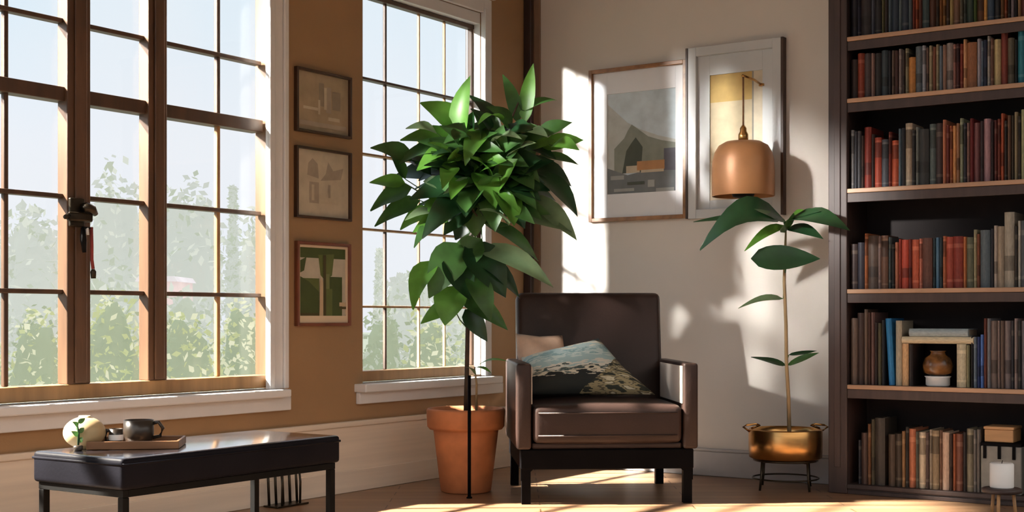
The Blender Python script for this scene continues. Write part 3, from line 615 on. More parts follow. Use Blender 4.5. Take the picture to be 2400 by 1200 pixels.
q.build('base_frame', t, local=True)
lbox((-HWd+.07, -HD+.015, .2355), (HWd-.07, HD-.12, .262), M['leather'], .008, 2, 'seat_deck')
def cushion(name, a, b_, m, bev, bulge, axis=2, seg=4, n=10):
    t_ = bmesh.new(); bmesh.ops.create_cube(t_, size=1)
    bmesh.ops.bevel(t_, geom=list(t_.edges), offset=.0001, segments=1, affect='EDGES')
    t_.free()
    q = MB(); A, B = Vector(a), Vector(b_); c = (A+B)/2; h = (B-A)/2
    bm = bmesh.new(); bmesh.ops.create_cube(bm, size=2); 
    for v in bm.verts: v.co = Vector((v.co.x*h.x, v.co.y*h.y, v.co.z*h.z))
    bmesh.ops.bevel(bm, geom=list(bm.edges), offset=bev, segments=seg, profile=.6, affect='EDGES')
    bmesh.ops.subdivide_edges(bm, edges=[e for e in bm.edges if e.calc_length() > .12], cuts=n, use_grid_fill=True)
    for v in bm.verts:
        u = [v.co[i]/h[i] for i in range(3)]; k = 1.
        for i in range(3):
            if i != axis: k *= max(0, 1-u[i]**2)
        v.co[axis] += math.copysign(bulge*k, v.co[axis]) if abs(u[axis]) > .3 else 0
    q.merge(bm, m, True, Matrix.Translation(c)); return q
q = cushion('seat', (-HWd+.073, -HD-.012, .262), (HWd-.073, HD-.18, .425), M['leather'], .032, .022)
sc_o = q.build('seat_cushion', t, local=True)
q = MB()
for zz in (.295, .392): q.tube([(-HWd+.095, -HD-.0135, zz), (HWd-.095, -HD-.0135, zz)], .004, M['leather'], 6)
q.build('piping', sc_o, local=False) if False else q.build('piping', t, local=True)
q = cushion('back', (-.345, -.065, 0), (.345, .065, .66), M['leather'], .035, .025, axis=1)
bk = q.build('backrest', t, local=True); bk.location = (.0, HD-.135, .262); bk.rotation_euler = (math.radians(-9), 0, 0)
for sx in (-1, 1):
    q = MB(); x0, x1 = sorted((sx*(HWd-.002), sx*(HWd-.066)))
    q.box((x0, -HD-.005, .236), (x1, HD-.03, .605), M['leather'], .012, 3); q.build('armrest', t, local=True)
M['rim_light'] = mat('pale arm lining', (.60, .52, .45), .7, var=.04)  # added pale panels: rim light on the inner arm faces, painted as colour
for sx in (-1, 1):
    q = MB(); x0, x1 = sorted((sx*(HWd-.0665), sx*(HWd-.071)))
    q.box((x0, -HD+.008, .43), (x1, HD-.20, .592), M['rim_light'], .002); o = q.build('arm_rim_light', t, local=True); o['label'] = 'pale panel painting rim light on the inner armrest face'
# piece of rear panel
lbox((-HWd+.068, HD-.05, .236), (HWd-.068, HD-.03, .55), M['leather'], .006, 2, 'rear_panel')

# cushions on the chair: built on four corners
def cushion4(name, label, c4, thick, m, n=14):
    TL, TR, BR, BL = [Vector(p) for p in c4]
    q = MB(); nr = ((TR-TL).cross(BL-TL)).normalized()
    uvl = q.bm.loops.layers.uv.new('UVMap'); g = {}
    for side in (1, -1):
        for i in range(n+1):
            for j in range(n+1):
                u, v = i/n, j/n
                if side == -1 and (i in (0, n) or j in (0, n)): g[(side, i, j)] = g[(1, i, j)]; continue
                p = (TL*(1-u)+TR*u)*(1-v)+(BL*(1-u)+BR*u)*v
                a, b_ = 2*u-1, 2*v-1
                k = (max(0, 1-a**4)*max(0, 1-b_**4))**.6
                cen = (TL+TR+BR+BL)/4; pinch = .07*((1-abs(a))*abs(b_)**3+(1-abs(b_))*abs(a)**3)
                p = p+(cen-p)*pinch
                g[(side, i, j)] = q.bm.verts.new(p+nr*side*thick*k)
        fs = []
    for side in (1, -1):
        for i in range(n):
            for j in range(n):
                ij = [(i, j), (i+1, j), (i+1, j+1), (i, j+1)]
                f = q.bm.faces.new([g[(side, *p)] for p in ij]); f.smooth = True; f.material_index = q.mi(m)
                for lp_, (a, b_) in zip(f.loops, ij): lp_[uvl].uv = (a/n, 1-b_/n)
    o = q.build(name); tag(o, label, 'cushion'); return o
cushion4('throw_pillow', 'plain peach cushion behind the patterned one on the armchair', [at(1209, 782, 6.32), at(1318, 786, 6.32), at(1345, 915, 6.245), at(1214, 921, 6.245)], .035, M['peach'])
cushion4('throw_pillow', 'teal, cream and black patterned cushion slumped on the armchair seat', [at(1222, 838, 6.16), at(1402, 793, 6.22), at(1535, 925, 6.05), at(1230, 925, 6.0)], .05, M['pillow'])

# ---------------------------------------------------------------- big plant in terracotta pot
PD = 6.26; pc = cw((1092-CX)/F*PD, PD, 0)
t = thing('potted_plant', 'tall bushy green plant in a terracotta pot beside the armchair', 'plant', pc)
b = MB(); b.lathe([(.108, .0008), (.116, .006), (.150, .285), (.150, .287), (.168, .289), (.178, .302), (.182, .375), (.176, .384), (.165, .384), (.158, .36), (.155, .335)], pc, M['terra'], 40, cap1=False); pot = b.build('pot', t)
b = MB(); b.lathe([(.1545, .338), (.10, .344), (.03, .348)], pc, M['soil'], 32); b.build('soil', t)
PP = lambda px, py, dd=0: at(px, py, PD+dd)
trunk_px = [(1092, 985), (1094, 880), (1096, 770), (1106, 640), (1128, 520), (1155, 400), (1190, 300), (1215, 240)]
tp = [PP(*p) for p in trunk_px]; tp[0].z = .345
b = MB(); b.tube(tp, [.012, .0105, .010, .010, .009, .008, .006, .004], M['bark'], 10)
s2 = [PP(1116, 985, -.03), PP(1117, 900, -.03), PP(1112, 860, -.03)]; s2[0].z = .345
b.tube(s2, [.006, .005, .003], M['stem'], 8)
LV = [  # base, tip, half width px, tone, depth of tip
 ((1078, 340), (1102, 168), 24, 'l', -.05), ((1082, 300), (985, 235), 30, 'l', 0), ((1070, 330), (938, 322), 26, 'l', -.05), ((1230, 290), (1250, 145), 17, 'l', 0), ((1215, 290), (1178, 165), 15, 'm', .05),
 ((1230, 260), (1305, 230), 17, 'm', 0), ((1170, 300), (1098, 218), 24, 'd', .04), ((1200, 300), (1140, 245), 22, 'm', -.05), ((1258, 330), (1342, 283), 23, 'm', 0), ((1270, 345), (1368, 324), 20, 'l', -.04), ((1255, 370), (1356, 382), 20, 'm', 0),
 ((1250, 405), (1354, 500), 30, 'd', -.04), ((1240, 390), (1340, 430), 26, 'd', .05), ((1240, 460), (1352, 557), 24, 'p', 0), ((1180, 505), (1340, 540), 24, 'p', -.05), ((1160, 470), (1290, 500), 26, 'm', -.08),
 ((965, 375), (868, 340), 22, 'm', -.02), ((950, 420), (903, 340), 18, 'm', .0), ((965, 440), (868, 490), 27, 'm', -.03), ((985, 470), (878, 525), 22, 'm', 0), ((950, 430), (866, 425), 18, 'l', 0), ((1010, 490), (938, 535), 22, 'l', -.06), ((1010, 410), (925, 365), 25, 'd', 0),
 ((1080, 570), (1005, 690), 38, 'm', -.06), ((1090, 575), (1185, 690), 42, 'd', -.05), ((1020, 610), (968, 718), 30, 'l', -.09), ((1120, 585), (1297, 662), 27, 'p', -.02), ((1100, 600), (1218, 692), 30, 'd', 0), ((1065, 670), (1042, 760), 34, 'l', -.08), ((1080, 700), (1190, 765), 22, 'm', -.04),
 ((1090, 725), (1142, 797), 20, 'd', -.05), ((1060, 715), (986, 755), 18, 'l', -.03), ((1130, 520), (1262, 605), 28, 'm', .02), ((1100, 640), (1150, 745), 26, 'm', -.09), ((1050, 600), (1100, 700), 34, 'd', -.1),
 ((1120, 430), (960, 460), 34, 'd', -.10), ((1120, 400), (990, 380), 32, 'd', -.08), ((1150, 380), (1040, 330), 32, 'm', -.10), ((1160, 400), (1270, 370), 34, 'd', -.10), ((1150, 440), (1050, 510), 34, 'd', -.12), ((1160, 450), (1230, 530), 32, 'd', -.12), ((1170, 350), (1240, 290), 30, 'd', -.10), ((1140, 350), (1110, 260), 28, 'm', -.10), ((1150, 430), (1160, 540), 30, 'm', -.14), ((1130, 470), (1010, 440), 30, 'm', -.13), ((1160, 380), (1180, 290), 26, 'm', -.12), ((1100, 480), (1040, 545), 24, 'd', -.08), ((1180, 430), (1290, 440), 30, 'd', -.11), ((1190, 330), (1290, 310), 28, 'm', -.08), ((1090, 420), (1010, 350), 26, 'm', -.12), ((1140, 300), (1090, 380), 24, 'l', -.14), ((1130, 560), (1060, 640), 30, 'm', -.03)]
TONE = {'l': 'g_light', 'm': 'g_mid', 'd': 'g_dark', 'p': 'g_pale'}
for i in range(80):   # the inner and rear layers of the crown
    a = random.uniform(0, 2*PI); r0, r1 = random.uniform(10, 50), random.uniform(105, 170)
    cx_, cy_ = random.gauss(1135, 26), random.gauss(405, 36)
    LV.append(((cx_+r0*math.cos(a), cy_+r0*.7*math.sin(a)), (cx_+r1*1.1*math.cos(a), cy_+r1*.75*math.sin(a)), random.uniform(22, 33), random.choice('ddmmmdpl'), random.uniform(-.18, .22)))
for i in range(46):   # smaller outer leaves at the front of the crown
    a = random.uniform(0, 2*PI); r0 = random.uniform(20, 95); cx_, cy_ = random.gauss(1120, 45), random.gauss(390, 55)
    LV.append(((cx_+r0*math.cos(a), cy_+r0*.7*math.sin(a)), (cx_+(r0+random.uniform(60, 105))*math.cos(a+random.uniform(-.4, .4)), cy_+(r0+random.uniform(50, 80))*.75*math.sin(a)), random.uniform(13, 21), random.choice('mmlldmp'), random.uniform(-.26, -.05)))
fol = MB(); fol.smooth = True
def safe(p, lim=.05):
    if p.x < lim: p.x = lim+random.uniform(0, .02)
    return p
for (bx_, by_), (tx, ty), w, tone, dz in LV:
    base = safe(PP(bx_, by_, dz*.35)); tip = safe(PP(tx, ty, dz+random.uniform(-.04, .04)))
    ax = min(tp, key=lambda q: (q-base).length); mid = (ax+base)/2 + Vector((0, 0, -.015))
    if (ax-base).length > .02: b.tube([ax, mid, base], [.004, .003, .0022], M['bark'] if tone == 'd' else M['g_mid'], 5, False)
    d = (tip-base).normalized(); view = Vector((CAMX, CAMY, EYE+1.2))-base
    nr = (Vector((0, 0, 1))*.55+view.normalized()*.75+Vector((random.uniform(-.35, .35), random.uniform(-.35, .35), 0))).normalized()
    fol.leaf(base, tip, w/509*1.28, nr, M[TONE[tone]], arch=random.uniform(.04, .16), fold=random.uniform(.1, .35))
for bs, tip, w, tn in (((1113, 862), (1192, 842), 10, 'l'), ((1112, 862), (1152, 872), 8, 'l'), ((1115, 880), (1092, 858), 7, 'p')):
    fol.leaf(PP(*bs, -.03), PP(*tip, -.08), w/509, Vector((0, -.3, 1)), M[TONE[tn]])
b.build('trunk', t); fol.build('foliage', t)
# black pole in front of the pot
spx = at(1100, 1158, 6.02); a0 = cw((1100-CX)/F*6.02, 6.02, .0008)
q0 = at(1100, 880, 6.06)
b = MB(); b.tube([a0, (a0+q0)/2, q0], .0075, M['black'], 10); b.lathe([(.013, 0), (.013, .004), (.008, .008)], a0, M['black'], 14)
o = b.build('plant_stake'); tag(o, 'thin black upright stake in front of the terracotta pot', 'stake')

# ---------------------------------------------------------------- small plant in brass pot on stand
qx, qy = 1.635, -.30
q = Vector((qx, qy, 0)); QD = Vector((qx-CAMX, qy-CAMY, 0)).dot(Vector((-SA, CO, 0)))
QZ = lambda py: EYE-(py-HY)/F*QD
t = thing('plant_stand', 'dark wire plant stand under the brass pot', 'plant stand', (qx, qy, 0))
zr = QZ(1074)
for k in range(4):
    a = k*PI/2+CA+.55
    b = MB(); b.tube([(qx+.145*math.cos(a), qy+.145*math.sin(a), zr-.006), (qx+.150*math.cos(a), qy+.150*math.sin(a), .06), (qx+.158*math.cos(a), qy+.158*math.sin(a), .0045)], .0055, M['bronze'], 8); b.build('leg', t)
def ring(b, r, z, rr, m, n=36): b.tube([(qx+r*math.cos(2*PI*k/n), qy+r*math.sin(2*PI*k/n), z) for k in range(n+1)], rr, m, 6, False)
b = MB(); ring(b, .145, zr-.006, .006, M['bronze']); b.build('top_ring', t)
b = MB(); ring(b, .1515, .055, .004, M['bronze']); b.build('lower_ring', t)
b = MB()
for k in range(2):
    a = k*PI/2+CA+.55
    b.tube([(qx-.144*math.cos(a), qy-.144*math.sin(a), zr-.012), (qx+.144*math.cos(a), qy+.144*math.sin(a), zr-.012)], .004, M['bronze'], 6)
b.build('cross_bar', t)
t = thing('potted_plant', 'slim broad-leaved plant in a brass pot beside the bookcase', 'plant', (qx, qy, zr+.001))
hp = QZ(1005)-zr
b = MB(); b.lathe([(.158, 0), (.168, .006), (.170, hp*.5), (.170, hp-.006), (.167, hp), (.160, hp), (.160, hp-.03)], (qx, qy, zr+.001), M['brass'], 44, cap1=False); pot = b.build('pot', t)
b = MB()
for sx in (-1, 1):
    base = Vector((qx, qy, 0))+Vector((CO, SA, 0))*sx*.168; ou = Vector((CO, SA, 0))*sx; z = zr+hp-.012
    b.tube([base+Vector((0, 0, z)), base+ou*.03+Vector((0, 0, z+.022)), base+ou*.012+Vector((0, 0, z+.03)), base-ou*.03+Vector((0, 0, z+.034)), base-ou*.05+Vector((0, 0, z+.03)), base-ou*.008+Vector((0, 0, z+.014))], .005, M['brass'], 8)
b.build('handle', pot)
b = MB(); b.lathe([(.1595, hp-.028), (.08, hp-.022), (.02, hp-.018)], (qx, qy, zr+.001), M['soil'], 32); b.build('soil', t)
QP = lambda px, py, dd=0: at(px, py, QD+dd)
sp_ = [QP(1850, 1010), QP(1848, 930), QP(1843, 850), QP(1842, 760), QP(1838, 660), QP(1840, 590), QP(1842, 540)]; sp_[0].z = zr+hp-.02
b = MB(); b.tube(sp_, [.010, .009, .0085, .008, .0075, .0065, .004], M['stem'], 10)
fol = MB(); fol.smooth = True
QL = [((1835, 512), (1640, 556), 46, 'd', -.02, .30), ((1838, 515), (1625, 515), 15, 'd', .10, .05), ((1845, 520), (1992, 528), 34, 'd', -.44, .10), ((1838, 528), (1745, 582), 16, 'l', -.10, .1), ((1840, 518), (1768, 490), 17, 'm', -.12, .0), ((1843, 520), (1885, 490), 16, 'l', -.14, .05), ((1845, 535), (1930, 555), 20, 'd', -.15, .1),
      ((1840, 545), (1860, 500), 22, 'm', -.16, .0), ((1845, 520), (1925, 492), 20, 'd', -.25, .05), ((1836, 700), (1730, 716), 11, 'p', -.05, .12), ((1843, 856), (1760, 836), 11, 'd', -.05, .02), ((1845, 856), (1920, 826), 12, 'm', -.10, .02), ((1848, 832), (1915, 822), 7, 'd', .02, .0)]
for bs, tip, w, tn, dz, ar in QL:
    B, T = QP(*bs), QP(*tip, dz); 
    if T.y > -.02: T.y = -.02
    view = Vector((CAMX, CAMY, EYE+1))-B
    nr = (Vector((0, 0, 1))*.6+view.normalized()*.8).normalized()
    fol.leaf(B, T, w/500, nr, M[TONE[tn]], arch=ar, fold=.15, n=8)
    b.tube([min(sp_, key=lambda q_: (q_-B).length), B], .003, M['g_mid'], 5, False)
# the broad hanging leaf across the stem
fol.leaf(QP(1760, 606, -.06), QP(1922, 604, -.12), 32/500*1.05, (Vector((CAMX, CAMY, EYE))-QP(1840, 606)).normalized()+Vector((0, 0, .3)), M['g_dark'], arch=.03, fold=.1, n=9)
b.tube([QP(1840, 640), QP(1842, 620, -.06), QP(1850, 606, -.085)], .004, M['g_mid'], 6, False)
b.build('stem', t); fol.build('foliage', t)

# ---------------------------------------------------------------- bench with tray, cup, vase
bxa, bxb, bya, byb = .82, 1.205, -3.815, -2.93; BT, BH = .42, .088
t = thing('bench', 'black leather bench on thin metal legs before the windows', 'bench', ((bxa+bxb)/2, (bya+byb)/2, 0))
q = MB(); bm = bmesh.new(); bmesh.ops.create_cube(bm, size=1)
for v in bm.verts: v.co = Vector(((bxa+bxb)/2+v.co.x*(bxb-bxa), (bya+byb)/2+v.co.y*(byb-bya), BT-BH/2+v.co.z*BH))
bmesh.ops.bevel(bm, geom=list(bm.edges), offset=.014, segments=4, profile=.6, affect='EDGES'); q.merge(bm, M['leather_bk'], True)
q.bm.normal_update(); ti = q.mi(M['leather_top'])
for f in q.bm.faces:
    if f.normal.z > .5: f.material_index = ti
pad = q.build('seat_pad', t)
q = MB(); zz = BT-.018; cs = [(bxa+.001, bya+.001), (bxb-.001, bya+.001), (bxb-.001, byb-.001), (bxa+.001, byb-.001)]
for i in range(4): q.tube([(*cs[i], zz), (*cs[(i+1) % 4], zz)], .004, M['leather_bk'], 6)
q.build('piping', pad)
q = MB(); zz = BT-BH-.0005
for a, b_ in (((bxa+.012, bya+.012), (bxb-.012, bya+.03)), ((bxa+.012, byb-.03), (bxb-.012, byb-.012)), ((bxa+.012, bya+.03), (bxa+.03, byb-.03)), ((bxb-.03, bya+.03), (bxb-.012, byb-.03))): q.box((*a, zz-.02), (*b_, zz), M['blackmetal'], .001)
q.build('frame', t)
for x in (bxa+.012, bxb-.034):
    for y in (bya+.012, byb-.034):
        q = MB(); q.box((x, y, .0008), (x+.022, y+.022, zz-.0205), M['blackmetal'], .002); q.build('leg', t)
def bench_at(px, x): return onX(px, HY, x).y
tx = .972; ty = bench_at(322, tx)
t = thing('tray', 'brown wooden tray lying on the black bench', 'tray', (tx, ty, BT+.0005), CA+.12)
q = MB(); q.box((-.125, -.085, 0), (.125, .085, .010), M['tray'], .003); q.build('tray_base', t, local=True)
q = MB()
for a, b_ in (((-.13, -.09), (.13, -.0825)), ((-.13, .0825), (.13, .09)), ((-.13, -.082), (-.1225, .082)), ((.1225, -.082), (.13, .082))): q.box((*a, .0003), (*b_, .024), M['tray'], .002)
q.build('rim', t, local=True)
def mugs(name, label, c, r, h, m, hx, hand=True):
    t = thing(name, label, 'cup', c, CA+hx)
    q = MB(); q.lathe([(r*.72, 0), (r*.86, .004), (r, h*.35), (r, h), (r*.93, h), (r*.9, h*.35), (r*.7, .008)], (0, 0, 0), m, 30); q.build('cup_body', t, local=True)
    q = MB(); q.lathe([(r*.9, h*.84), (r*.05, h*.845)], (0, 0, 0), M['coffee'], 26, cap0=False); q.build('coffee', t, local=True)
    q = MB(); q.tube([(r*.97, 0, h*.85), (r*1.35, 0, h*.9), (r*1.65, 0, h*.62), (r*1.45, 0, h*.28), (r*.97, 0, h*.2)], .0055, m, 8); q.build('handle', t, local=True)
    return t
cy = bench_at(325, .95)
mugs('cup', 'dark stoneware coffee cup with handle on the wooden tray', (.95, cy, BT+.0112), .044, .066, M['cup'], 0.0)
e = tag(None or mugs('cup', 'small dark cup with white spots left of the coffee cup', (0.945, bench_at(272, .945), BT+.0112), .020, .045, M['cup'], PI), 'small dark cup with white spots left of the coffee cup', 'cup')
q = MB(); q.lathe([(.021, .012), (.0215, .02), (.021, .028)], (0, 0, 0), M['whitecer'], 20, cap0=False, cap1=False); q.build('white_band', e, local=True)
vx2 = .885; vy2 = bench_at(198, vx2)
t = thing('vase', 'round cream bud vase on the black bench left of the tray', 'vase', (vx2, vy2, BT+.0006))
q = MB(); q.lathe([(.03, 0)]+[(.060*math.sin(u), .046-.046*math.cos(u)) for u in [.55+.15*k for k in range(16)]]+[(.017, .090), (.016, .095), (.012, .088)], (vx2, vy2, BT+.0006), M['cream'], 34); q.build('vase_body', t)
wx = .93; wyy = bench_at(183, wx)
t = thing('sprig', 'small dark green sprig standing in a black cup before the cream vase', 'plant', (wx, wyy, BT+.0006))
q = MB(); q.lathe([(.010, 0), (.014, .003), (.014, .013), (.010, .016)], (wx, wyy, BT+.0006), M['cup'], 16); q.build('holder', t)
q = MB(); q.tube([(wx, wyy, BT+.012), (wx, wyy+.002, BT+.05), (wx-.002, wyy-.003, BT+.08)], .003, M['g_dark'], 6); q.build('stem', t)
q = MB(); q.smooth = True
for i in range(7):
    a = i*2.2; z = BT+.025+.009*i; q.leaf((wx, wyy, z), (wx+.02*math.cos(a), wyy+.02*math.sin(a), z+.016), .008, (math.cos(a+1), math.sin(a+1), .6), M['g_mid'])
q.build('leaf', t)

# wire rack by the wall below the windows
ry = wy(668, .08); 
t = thing('wire_rack', 'dark wire rack standing by the beige wainscot behind the bench', 'rack', (.10, ry, 0))
zt_ = EYE-(1100-HY)/F*5.75
for k in range(5):
    y = ry-.085+.0425*k; q = MB(); q.tube([(.07, y, .006), (.065, y, zt_*.6), (.062, y, zt_+.005*(k % 2))], .006, M['bronze'], 8); q.build('bar', t)
q = MB(); q.tube([(.062, ry-.09, zt_), (.062, ry+.09, zt_)], .005, M['bronze'], 8); q.build('top_rail', t)
q = MB(); q.box((.045, ry-.095, .0008), (.13, ry+.095, .008), M['bronze'], .002); q.build('base', t)
for k in range(2):
    y = ry+(-.06 if k == 0 else .05); q = MB(); q.tube([(.12, y, .006), (.122, y, .10), (.115, y, .15)], .005, M['bronze'], 8); q.build('front_bar', t)

# ---------------------------------------------------------------- garden outside
GZ = -.55
M['lawn'] = mat('hazy lawn', (.34, .36, .25), .9, var=.15, scale=.5, emit=(.56, .60, .50), estr=.7)  # haze over the grass put in as a pale glow
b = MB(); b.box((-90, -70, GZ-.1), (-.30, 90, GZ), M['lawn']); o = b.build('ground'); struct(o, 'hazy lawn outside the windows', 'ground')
def hz(name, col, e, s): return mat(name, col, .9, var=.22, scale=1.3, emit=e, estr=s)  # outdoor haze painted into the material: muted tint plus a pale glow
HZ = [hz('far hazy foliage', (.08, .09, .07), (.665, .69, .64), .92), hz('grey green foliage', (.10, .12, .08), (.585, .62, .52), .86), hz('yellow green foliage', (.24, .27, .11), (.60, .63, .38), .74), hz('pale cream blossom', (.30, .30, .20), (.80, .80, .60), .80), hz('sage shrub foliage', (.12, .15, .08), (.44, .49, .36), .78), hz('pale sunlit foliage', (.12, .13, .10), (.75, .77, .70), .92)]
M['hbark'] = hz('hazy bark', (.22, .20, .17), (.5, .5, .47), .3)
def pos_out(px, D): v = cw((px-CX)/F*D, D, GZ); return v
def crown(b, c, rx, rz_, n, leaf, mats, cone=False, D_far=False):
    for i in range(n):
        a = random.uniform(0, 2*PI)
        if cone:
            h = random.random()**1.3; r = rx*(1-h)*(.55+.45*random.random()); p = Vector((c.x+r*math.cos(a), c.y+r*math.sin(a), c.z-rz_+2*rz_*h))
        else:
            u = random.uniform(-1, 1); w = math.sqrt(1-u*u); k = random.uniform(.55, 1)*(1+.22*math.sin(3*a+c.x)*math.cos(4*u+c.y)); p = Vector((c.x+rx*k*w*math.cos(a), c.y+rx*k*w*math.sin(a), c.z+rz_*k*u))
        s = leaf*random.uniform(.3, .8)*(1.6 if D_far else 1); d1 = Vector((random.gauss(0, 1), random.gauss(0, 1), random.gauss(0, 1))).normalized(); d2 = d1.cross(Vector((random.gauss(0, 1), random.gauss(0, 1), random.gauss(0, 1)))).normalized()
        b.quad([p-d1*s*.6, p+d2*s*.35, p+d1*s*.6, p-d2*s*.35], random.choice(mats))
    t = bmesh.new(); bmesh.ops.create_icosphere(t, subdivisions=3, radius=1)
    for v in t.verts:
        k = .80+.12*math.sin(5*v.co.x+c.x*3)*math.cos(4*v.co.y+c.y)+.06*math.sin(9*v.co.z+c.z)
        tp_ = (1-(v.co.z+1)/2)*1.0+.04 if cone else 1
        v.co = Vector((c.x+v.co.x*rx*k*tp_, c.y+v.co.y*rx*k*tp_, c.z+v.co.z*rz_*(.92 if cone else k)))
    b.merge(t, mats[0], True)
def tree(px, D, topy, wpx, label, mats, cat='tree', cone=False, name='tree', n=1500, group=None, low=None):
    c = pos_out(px, D); top = EYE-(topy-HY)/F*D; rx = wpx/F*D/2; bot = GZ+(.15 if low is None else low); h = top-bot
    t = thing(name, label, cat, c, group=group)
    b = MB(); b.smooth = True; crown(b, Vector((c.x, c.y, (top+bot)/2+ .02)), rx, h/2, n, .045*D/10+.05, mats, cone, D > 15); b.build('foliage', t)
    b = MB(); b.tube([(c.x, c.y, GZ+.001), (c.x+.02, c.y, GZ+h*.3), (c.x, c.y, GZ+h*.6)], [.12, .09, .05], M['hbark'], 8); b.build('trunk', t)
TG = 'hazy trees beyond the garden'
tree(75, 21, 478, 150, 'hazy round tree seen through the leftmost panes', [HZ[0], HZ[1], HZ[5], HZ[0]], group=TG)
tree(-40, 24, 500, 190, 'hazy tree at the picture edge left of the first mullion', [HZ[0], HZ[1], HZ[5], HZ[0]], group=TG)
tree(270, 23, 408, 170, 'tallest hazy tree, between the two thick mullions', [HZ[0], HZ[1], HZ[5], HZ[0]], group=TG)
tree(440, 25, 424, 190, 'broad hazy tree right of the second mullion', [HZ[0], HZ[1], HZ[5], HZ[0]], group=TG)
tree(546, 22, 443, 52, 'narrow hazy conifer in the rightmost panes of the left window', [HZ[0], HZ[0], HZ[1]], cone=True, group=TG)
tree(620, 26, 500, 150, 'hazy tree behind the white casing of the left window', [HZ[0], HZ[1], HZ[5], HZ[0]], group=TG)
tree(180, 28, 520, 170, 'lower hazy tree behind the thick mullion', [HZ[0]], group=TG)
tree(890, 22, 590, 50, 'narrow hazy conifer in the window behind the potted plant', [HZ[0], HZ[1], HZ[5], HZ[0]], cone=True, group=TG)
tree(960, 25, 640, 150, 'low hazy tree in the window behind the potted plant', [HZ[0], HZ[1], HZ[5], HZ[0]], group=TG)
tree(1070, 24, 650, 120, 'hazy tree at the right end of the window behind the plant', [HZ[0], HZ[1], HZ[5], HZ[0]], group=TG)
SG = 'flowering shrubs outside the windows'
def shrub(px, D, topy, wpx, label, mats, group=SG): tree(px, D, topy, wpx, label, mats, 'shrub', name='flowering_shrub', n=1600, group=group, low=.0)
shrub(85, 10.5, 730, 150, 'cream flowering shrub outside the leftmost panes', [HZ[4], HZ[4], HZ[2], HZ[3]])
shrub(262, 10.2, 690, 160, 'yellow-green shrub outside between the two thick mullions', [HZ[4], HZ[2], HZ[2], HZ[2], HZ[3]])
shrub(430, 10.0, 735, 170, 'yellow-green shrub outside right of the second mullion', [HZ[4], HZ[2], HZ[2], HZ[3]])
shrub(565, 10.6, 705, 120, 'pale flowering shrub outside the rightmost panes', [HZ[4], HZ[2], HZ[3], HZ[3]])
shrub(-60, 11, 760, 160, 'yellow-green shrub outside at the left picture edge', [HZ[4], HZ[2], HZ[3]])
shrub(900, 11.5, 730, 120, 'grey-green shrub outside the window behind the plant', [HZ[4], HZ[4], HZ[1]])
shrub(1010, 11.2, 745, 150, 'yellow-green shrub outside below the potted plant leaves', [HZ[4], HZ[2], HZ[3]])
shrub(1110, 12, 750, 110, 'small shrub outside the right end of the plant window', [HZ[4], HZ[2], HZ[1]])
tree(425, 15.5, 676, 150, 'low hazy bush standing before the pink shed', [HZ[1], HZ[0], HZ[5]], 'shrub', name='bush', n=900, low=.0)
tree(250, 16, 640, 190, 'low grey-green bush behind the shrub between the thick mullions', [HZ[1], HZ[0], HZ[5]], 'shrub', name='bush', n=900, low=.0)
sh = pos_out(390, 19)
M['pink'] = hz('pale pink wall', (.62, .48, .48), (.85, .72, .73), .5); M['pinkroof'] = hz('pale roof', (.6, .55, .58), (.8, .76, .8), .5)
t = thing('garden_shed', 'pale pink shed far out in the hazy garden', 'shed', sh, CA)
zt1, zt0 = EYE-(650-HY)/F*19, EYE-(662-HY)/F*19
q = MB(); q.box((-.25, -.5, GZ*0), (.25, .5, zt0-GZ), M['pink']); q.build('wall', t, local=True)
q = MB(); q.prism([(-.29, -.55, zt0-GZ+.001), (.29, -.55, zt0-GZ+.001), (.24, -.55, zt1-GZ), (-.24, -.55, zt1-GZ)], (0, 1.1, 0), M['pinkroof']); q.build('roof', t, local=True)

# ---------------------------------------------------------------- light
w = bpy.data.worlds.new('sky'); sc.world = w; w.use_nodes = True
N = w.node_tree.nodes; L = w.node_tree.links; bg = N['Background']
tc = N.new('ShaderNodeTexCoord'); sp = N.new('ShaderNodeSeparateXYZ'); L.new(tc.outputs['Generated'], sp.inputs['Vector'])
rz_ = N.new('ShaderNodeValToRGB'); cr = rz_.color_ramp
cr.elements[0].position = 0; cr.elements[0].color = (.86, .88, .93, 1); cr.elements[1].position = .55; cr.elements[1].color = (.55, .75, .95, 1)
e = cr.elements.new(.12); e.color = (.86, .89, .96, 1); e = cr.elements.new(.22); e.color = (.75, .86, .95, 1)
L.new(sp.outputs['Z'], rz_.inputs['Fac'])
nzw = N.new('ShaderNodeTexNoise'); nzw.inputs['Scale'].default_value = 5; nzw.inputs['Detail'].default_value = 4; L.new(tc.outputs['Generated'], nzw.inputs['Vector'])
mrw = N.new('ShaderNodeMapRange'); mrw.inputs['From Min'].default_value = .4; mrw.inputs['From Max'].default_value = .65; mrw.inputs['To Max'].default_value = .7; L.new(nzw.outputs['Fac'], mrw.inputs['Value'])
mxc = N.new('ShaderNodeMix'); mxc.data_type = 'RGBA'; L.new(mrw.outputs['Result'], mxc.inputs['Factor']); L.new(rz_.outputs['Color'], mxc.inputs['A']); mxc.inputs['B'].default_value = (.88, .89, .93, 1)
mr = N.new('ShaderNodeMapRange'); mr.interpolation_type = 'SMOOTHSTEP'; mr.inputs['From Min'].default_value = .0; mr.inputs['From Max'].default_value = .35; L.new(sp.outputs['X'], mr.inputs['Value'])
rf = N.new('ShaderNodeValToRGB'); rf.color_ramp.elements[0].position = .08; rf.color_ramp.elements[0].color = (.17, .15, .135, 1); rf.color_ramp.elements[1].position = .36; rf.color_ramp.elements[1].color = (1.45, 1.36, 1.26, 1); L.new(sp.outputs['Z'], rf.inputs['Fac'])  # warm fill light added on the room side of the world, not sky
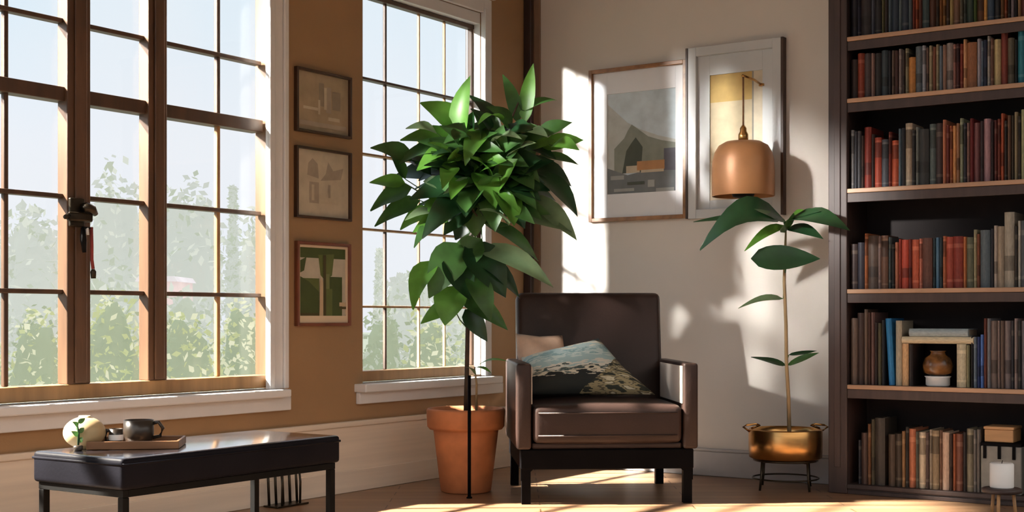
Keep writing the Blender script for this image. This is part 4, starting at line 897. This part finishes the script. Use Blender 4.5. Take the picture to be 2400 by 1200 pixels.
mx = N.new('ShaderNodeMix'); mx.data_type = 'RGBA'; L.new(mr.outputs['Result'], mx.inputs['Factor']); L.new(mxc.outputs['Result'], mx.inputs['A']); L.new(rf.outputs['Color'], mx.inputs['B'])
L.new(mx.outputs['Result'], bg.inputs['Color']); bg.inputs['Strength'].default_value = 1.1
def sun(name, d, strength, angle, col):
    l = bpy.data.lights.new(name, 'SUN'); l.energy = strength; l.angle = math.radians(angle); l.color = col
    o = bpy.data.objects.new(name, l); C.objects.link(o); o.rotation_euler = Vector(d).to_track_quat('-Z', 'Y').to_euler(); o.location = (-6, -3, 6); return o
sun('soft_daylight', (.70, .75, -.26), .35, 14, (1, .96, .92))
def beam(name, ya_, yb_, za_, zb_, d, dist, irr, spread, col, level=False):
    """a parallel rectangular shaft of sunlight that fills the given part of the window plane"""
    d = Vector(d).normalized(); c = Vector((0, (ya_+yb_)/2, (za_+zb_)/2))
    z = -d
    if level: x = Vector((0, 1, 0)); x = (x-z*x.dot(z)).normalized(); x = x if x.dot(Vector((0, 0, 1)).cross(z)) > 0 else -x
    else: x = Vector((0, 0, 1)).cross(z).normalized()
    y = z.cross(x)
    w_ = abs((yb_-ya_)*x.y); h_ = abs((zb_-za_)*y.z)+(0 if level or spread > 2.5 or za_ > zb_-1 else .55*abs((yb_-ya_)*y.y))
    l = bpy.data.lights.new(name, 'AREA'); l.shape = 'RECTANGLE'; l.size = w_; l.size_y = h_; l.spread = math.radians(spread); l.color = col; l.energy = irr*w_*h_
    o = bpy.data.objects.new(name, l); C.objects.link(o)
    o.matrix_world = Matrix.Translation(c-d*dist) @ Matrix((x, y, z)).transposed().to_4x4()
    return o
beam('low_sun_beam', W2L-.05, W2R+.05, WB-.1, W2T+.05, (.41, 1, -.22), 7, 16, 3, (1, .97, .93))
beam('soft_low_beam', -4.3, W1R, 1.36, W1T+.1, (.44, 1, -.286), 6.5, 16, 4.5, (1, .95, .90), True)
beam('high_sun_beam', -6.0, W1R, WB-.1, W1T, (.797, .604, -.85), 6, 62, 2.0, (1, .90, .77))
beam('rear_high_beam', W2L-.02, W2R+.02, WB-.05, .98, (.811, .585, -.85), 5, 62, 2.0, (1, .95, .88))
for (ya_, yb_, z0_, z1_) in ((W1L, W1R, WB, W1T), (W2L, W2R, WB, W2T)):
    l = bpy.data.lights.new('window_portal', 'AREA'); l.shape = 'RECTANGLE'; l.size = z1_-z0_; l.size_y = yb_-ya_; l.cycles.is_portal = True
    o = bpy.data.objects.new('window_portal', l); C.objects.link(o); o.location = (-.11, (ya_+yb_)/2, (z0_+z1_)/2); o.rotation_euler = (0, -PI/2, 0)

bpy.data.objects.remove(seed_book)
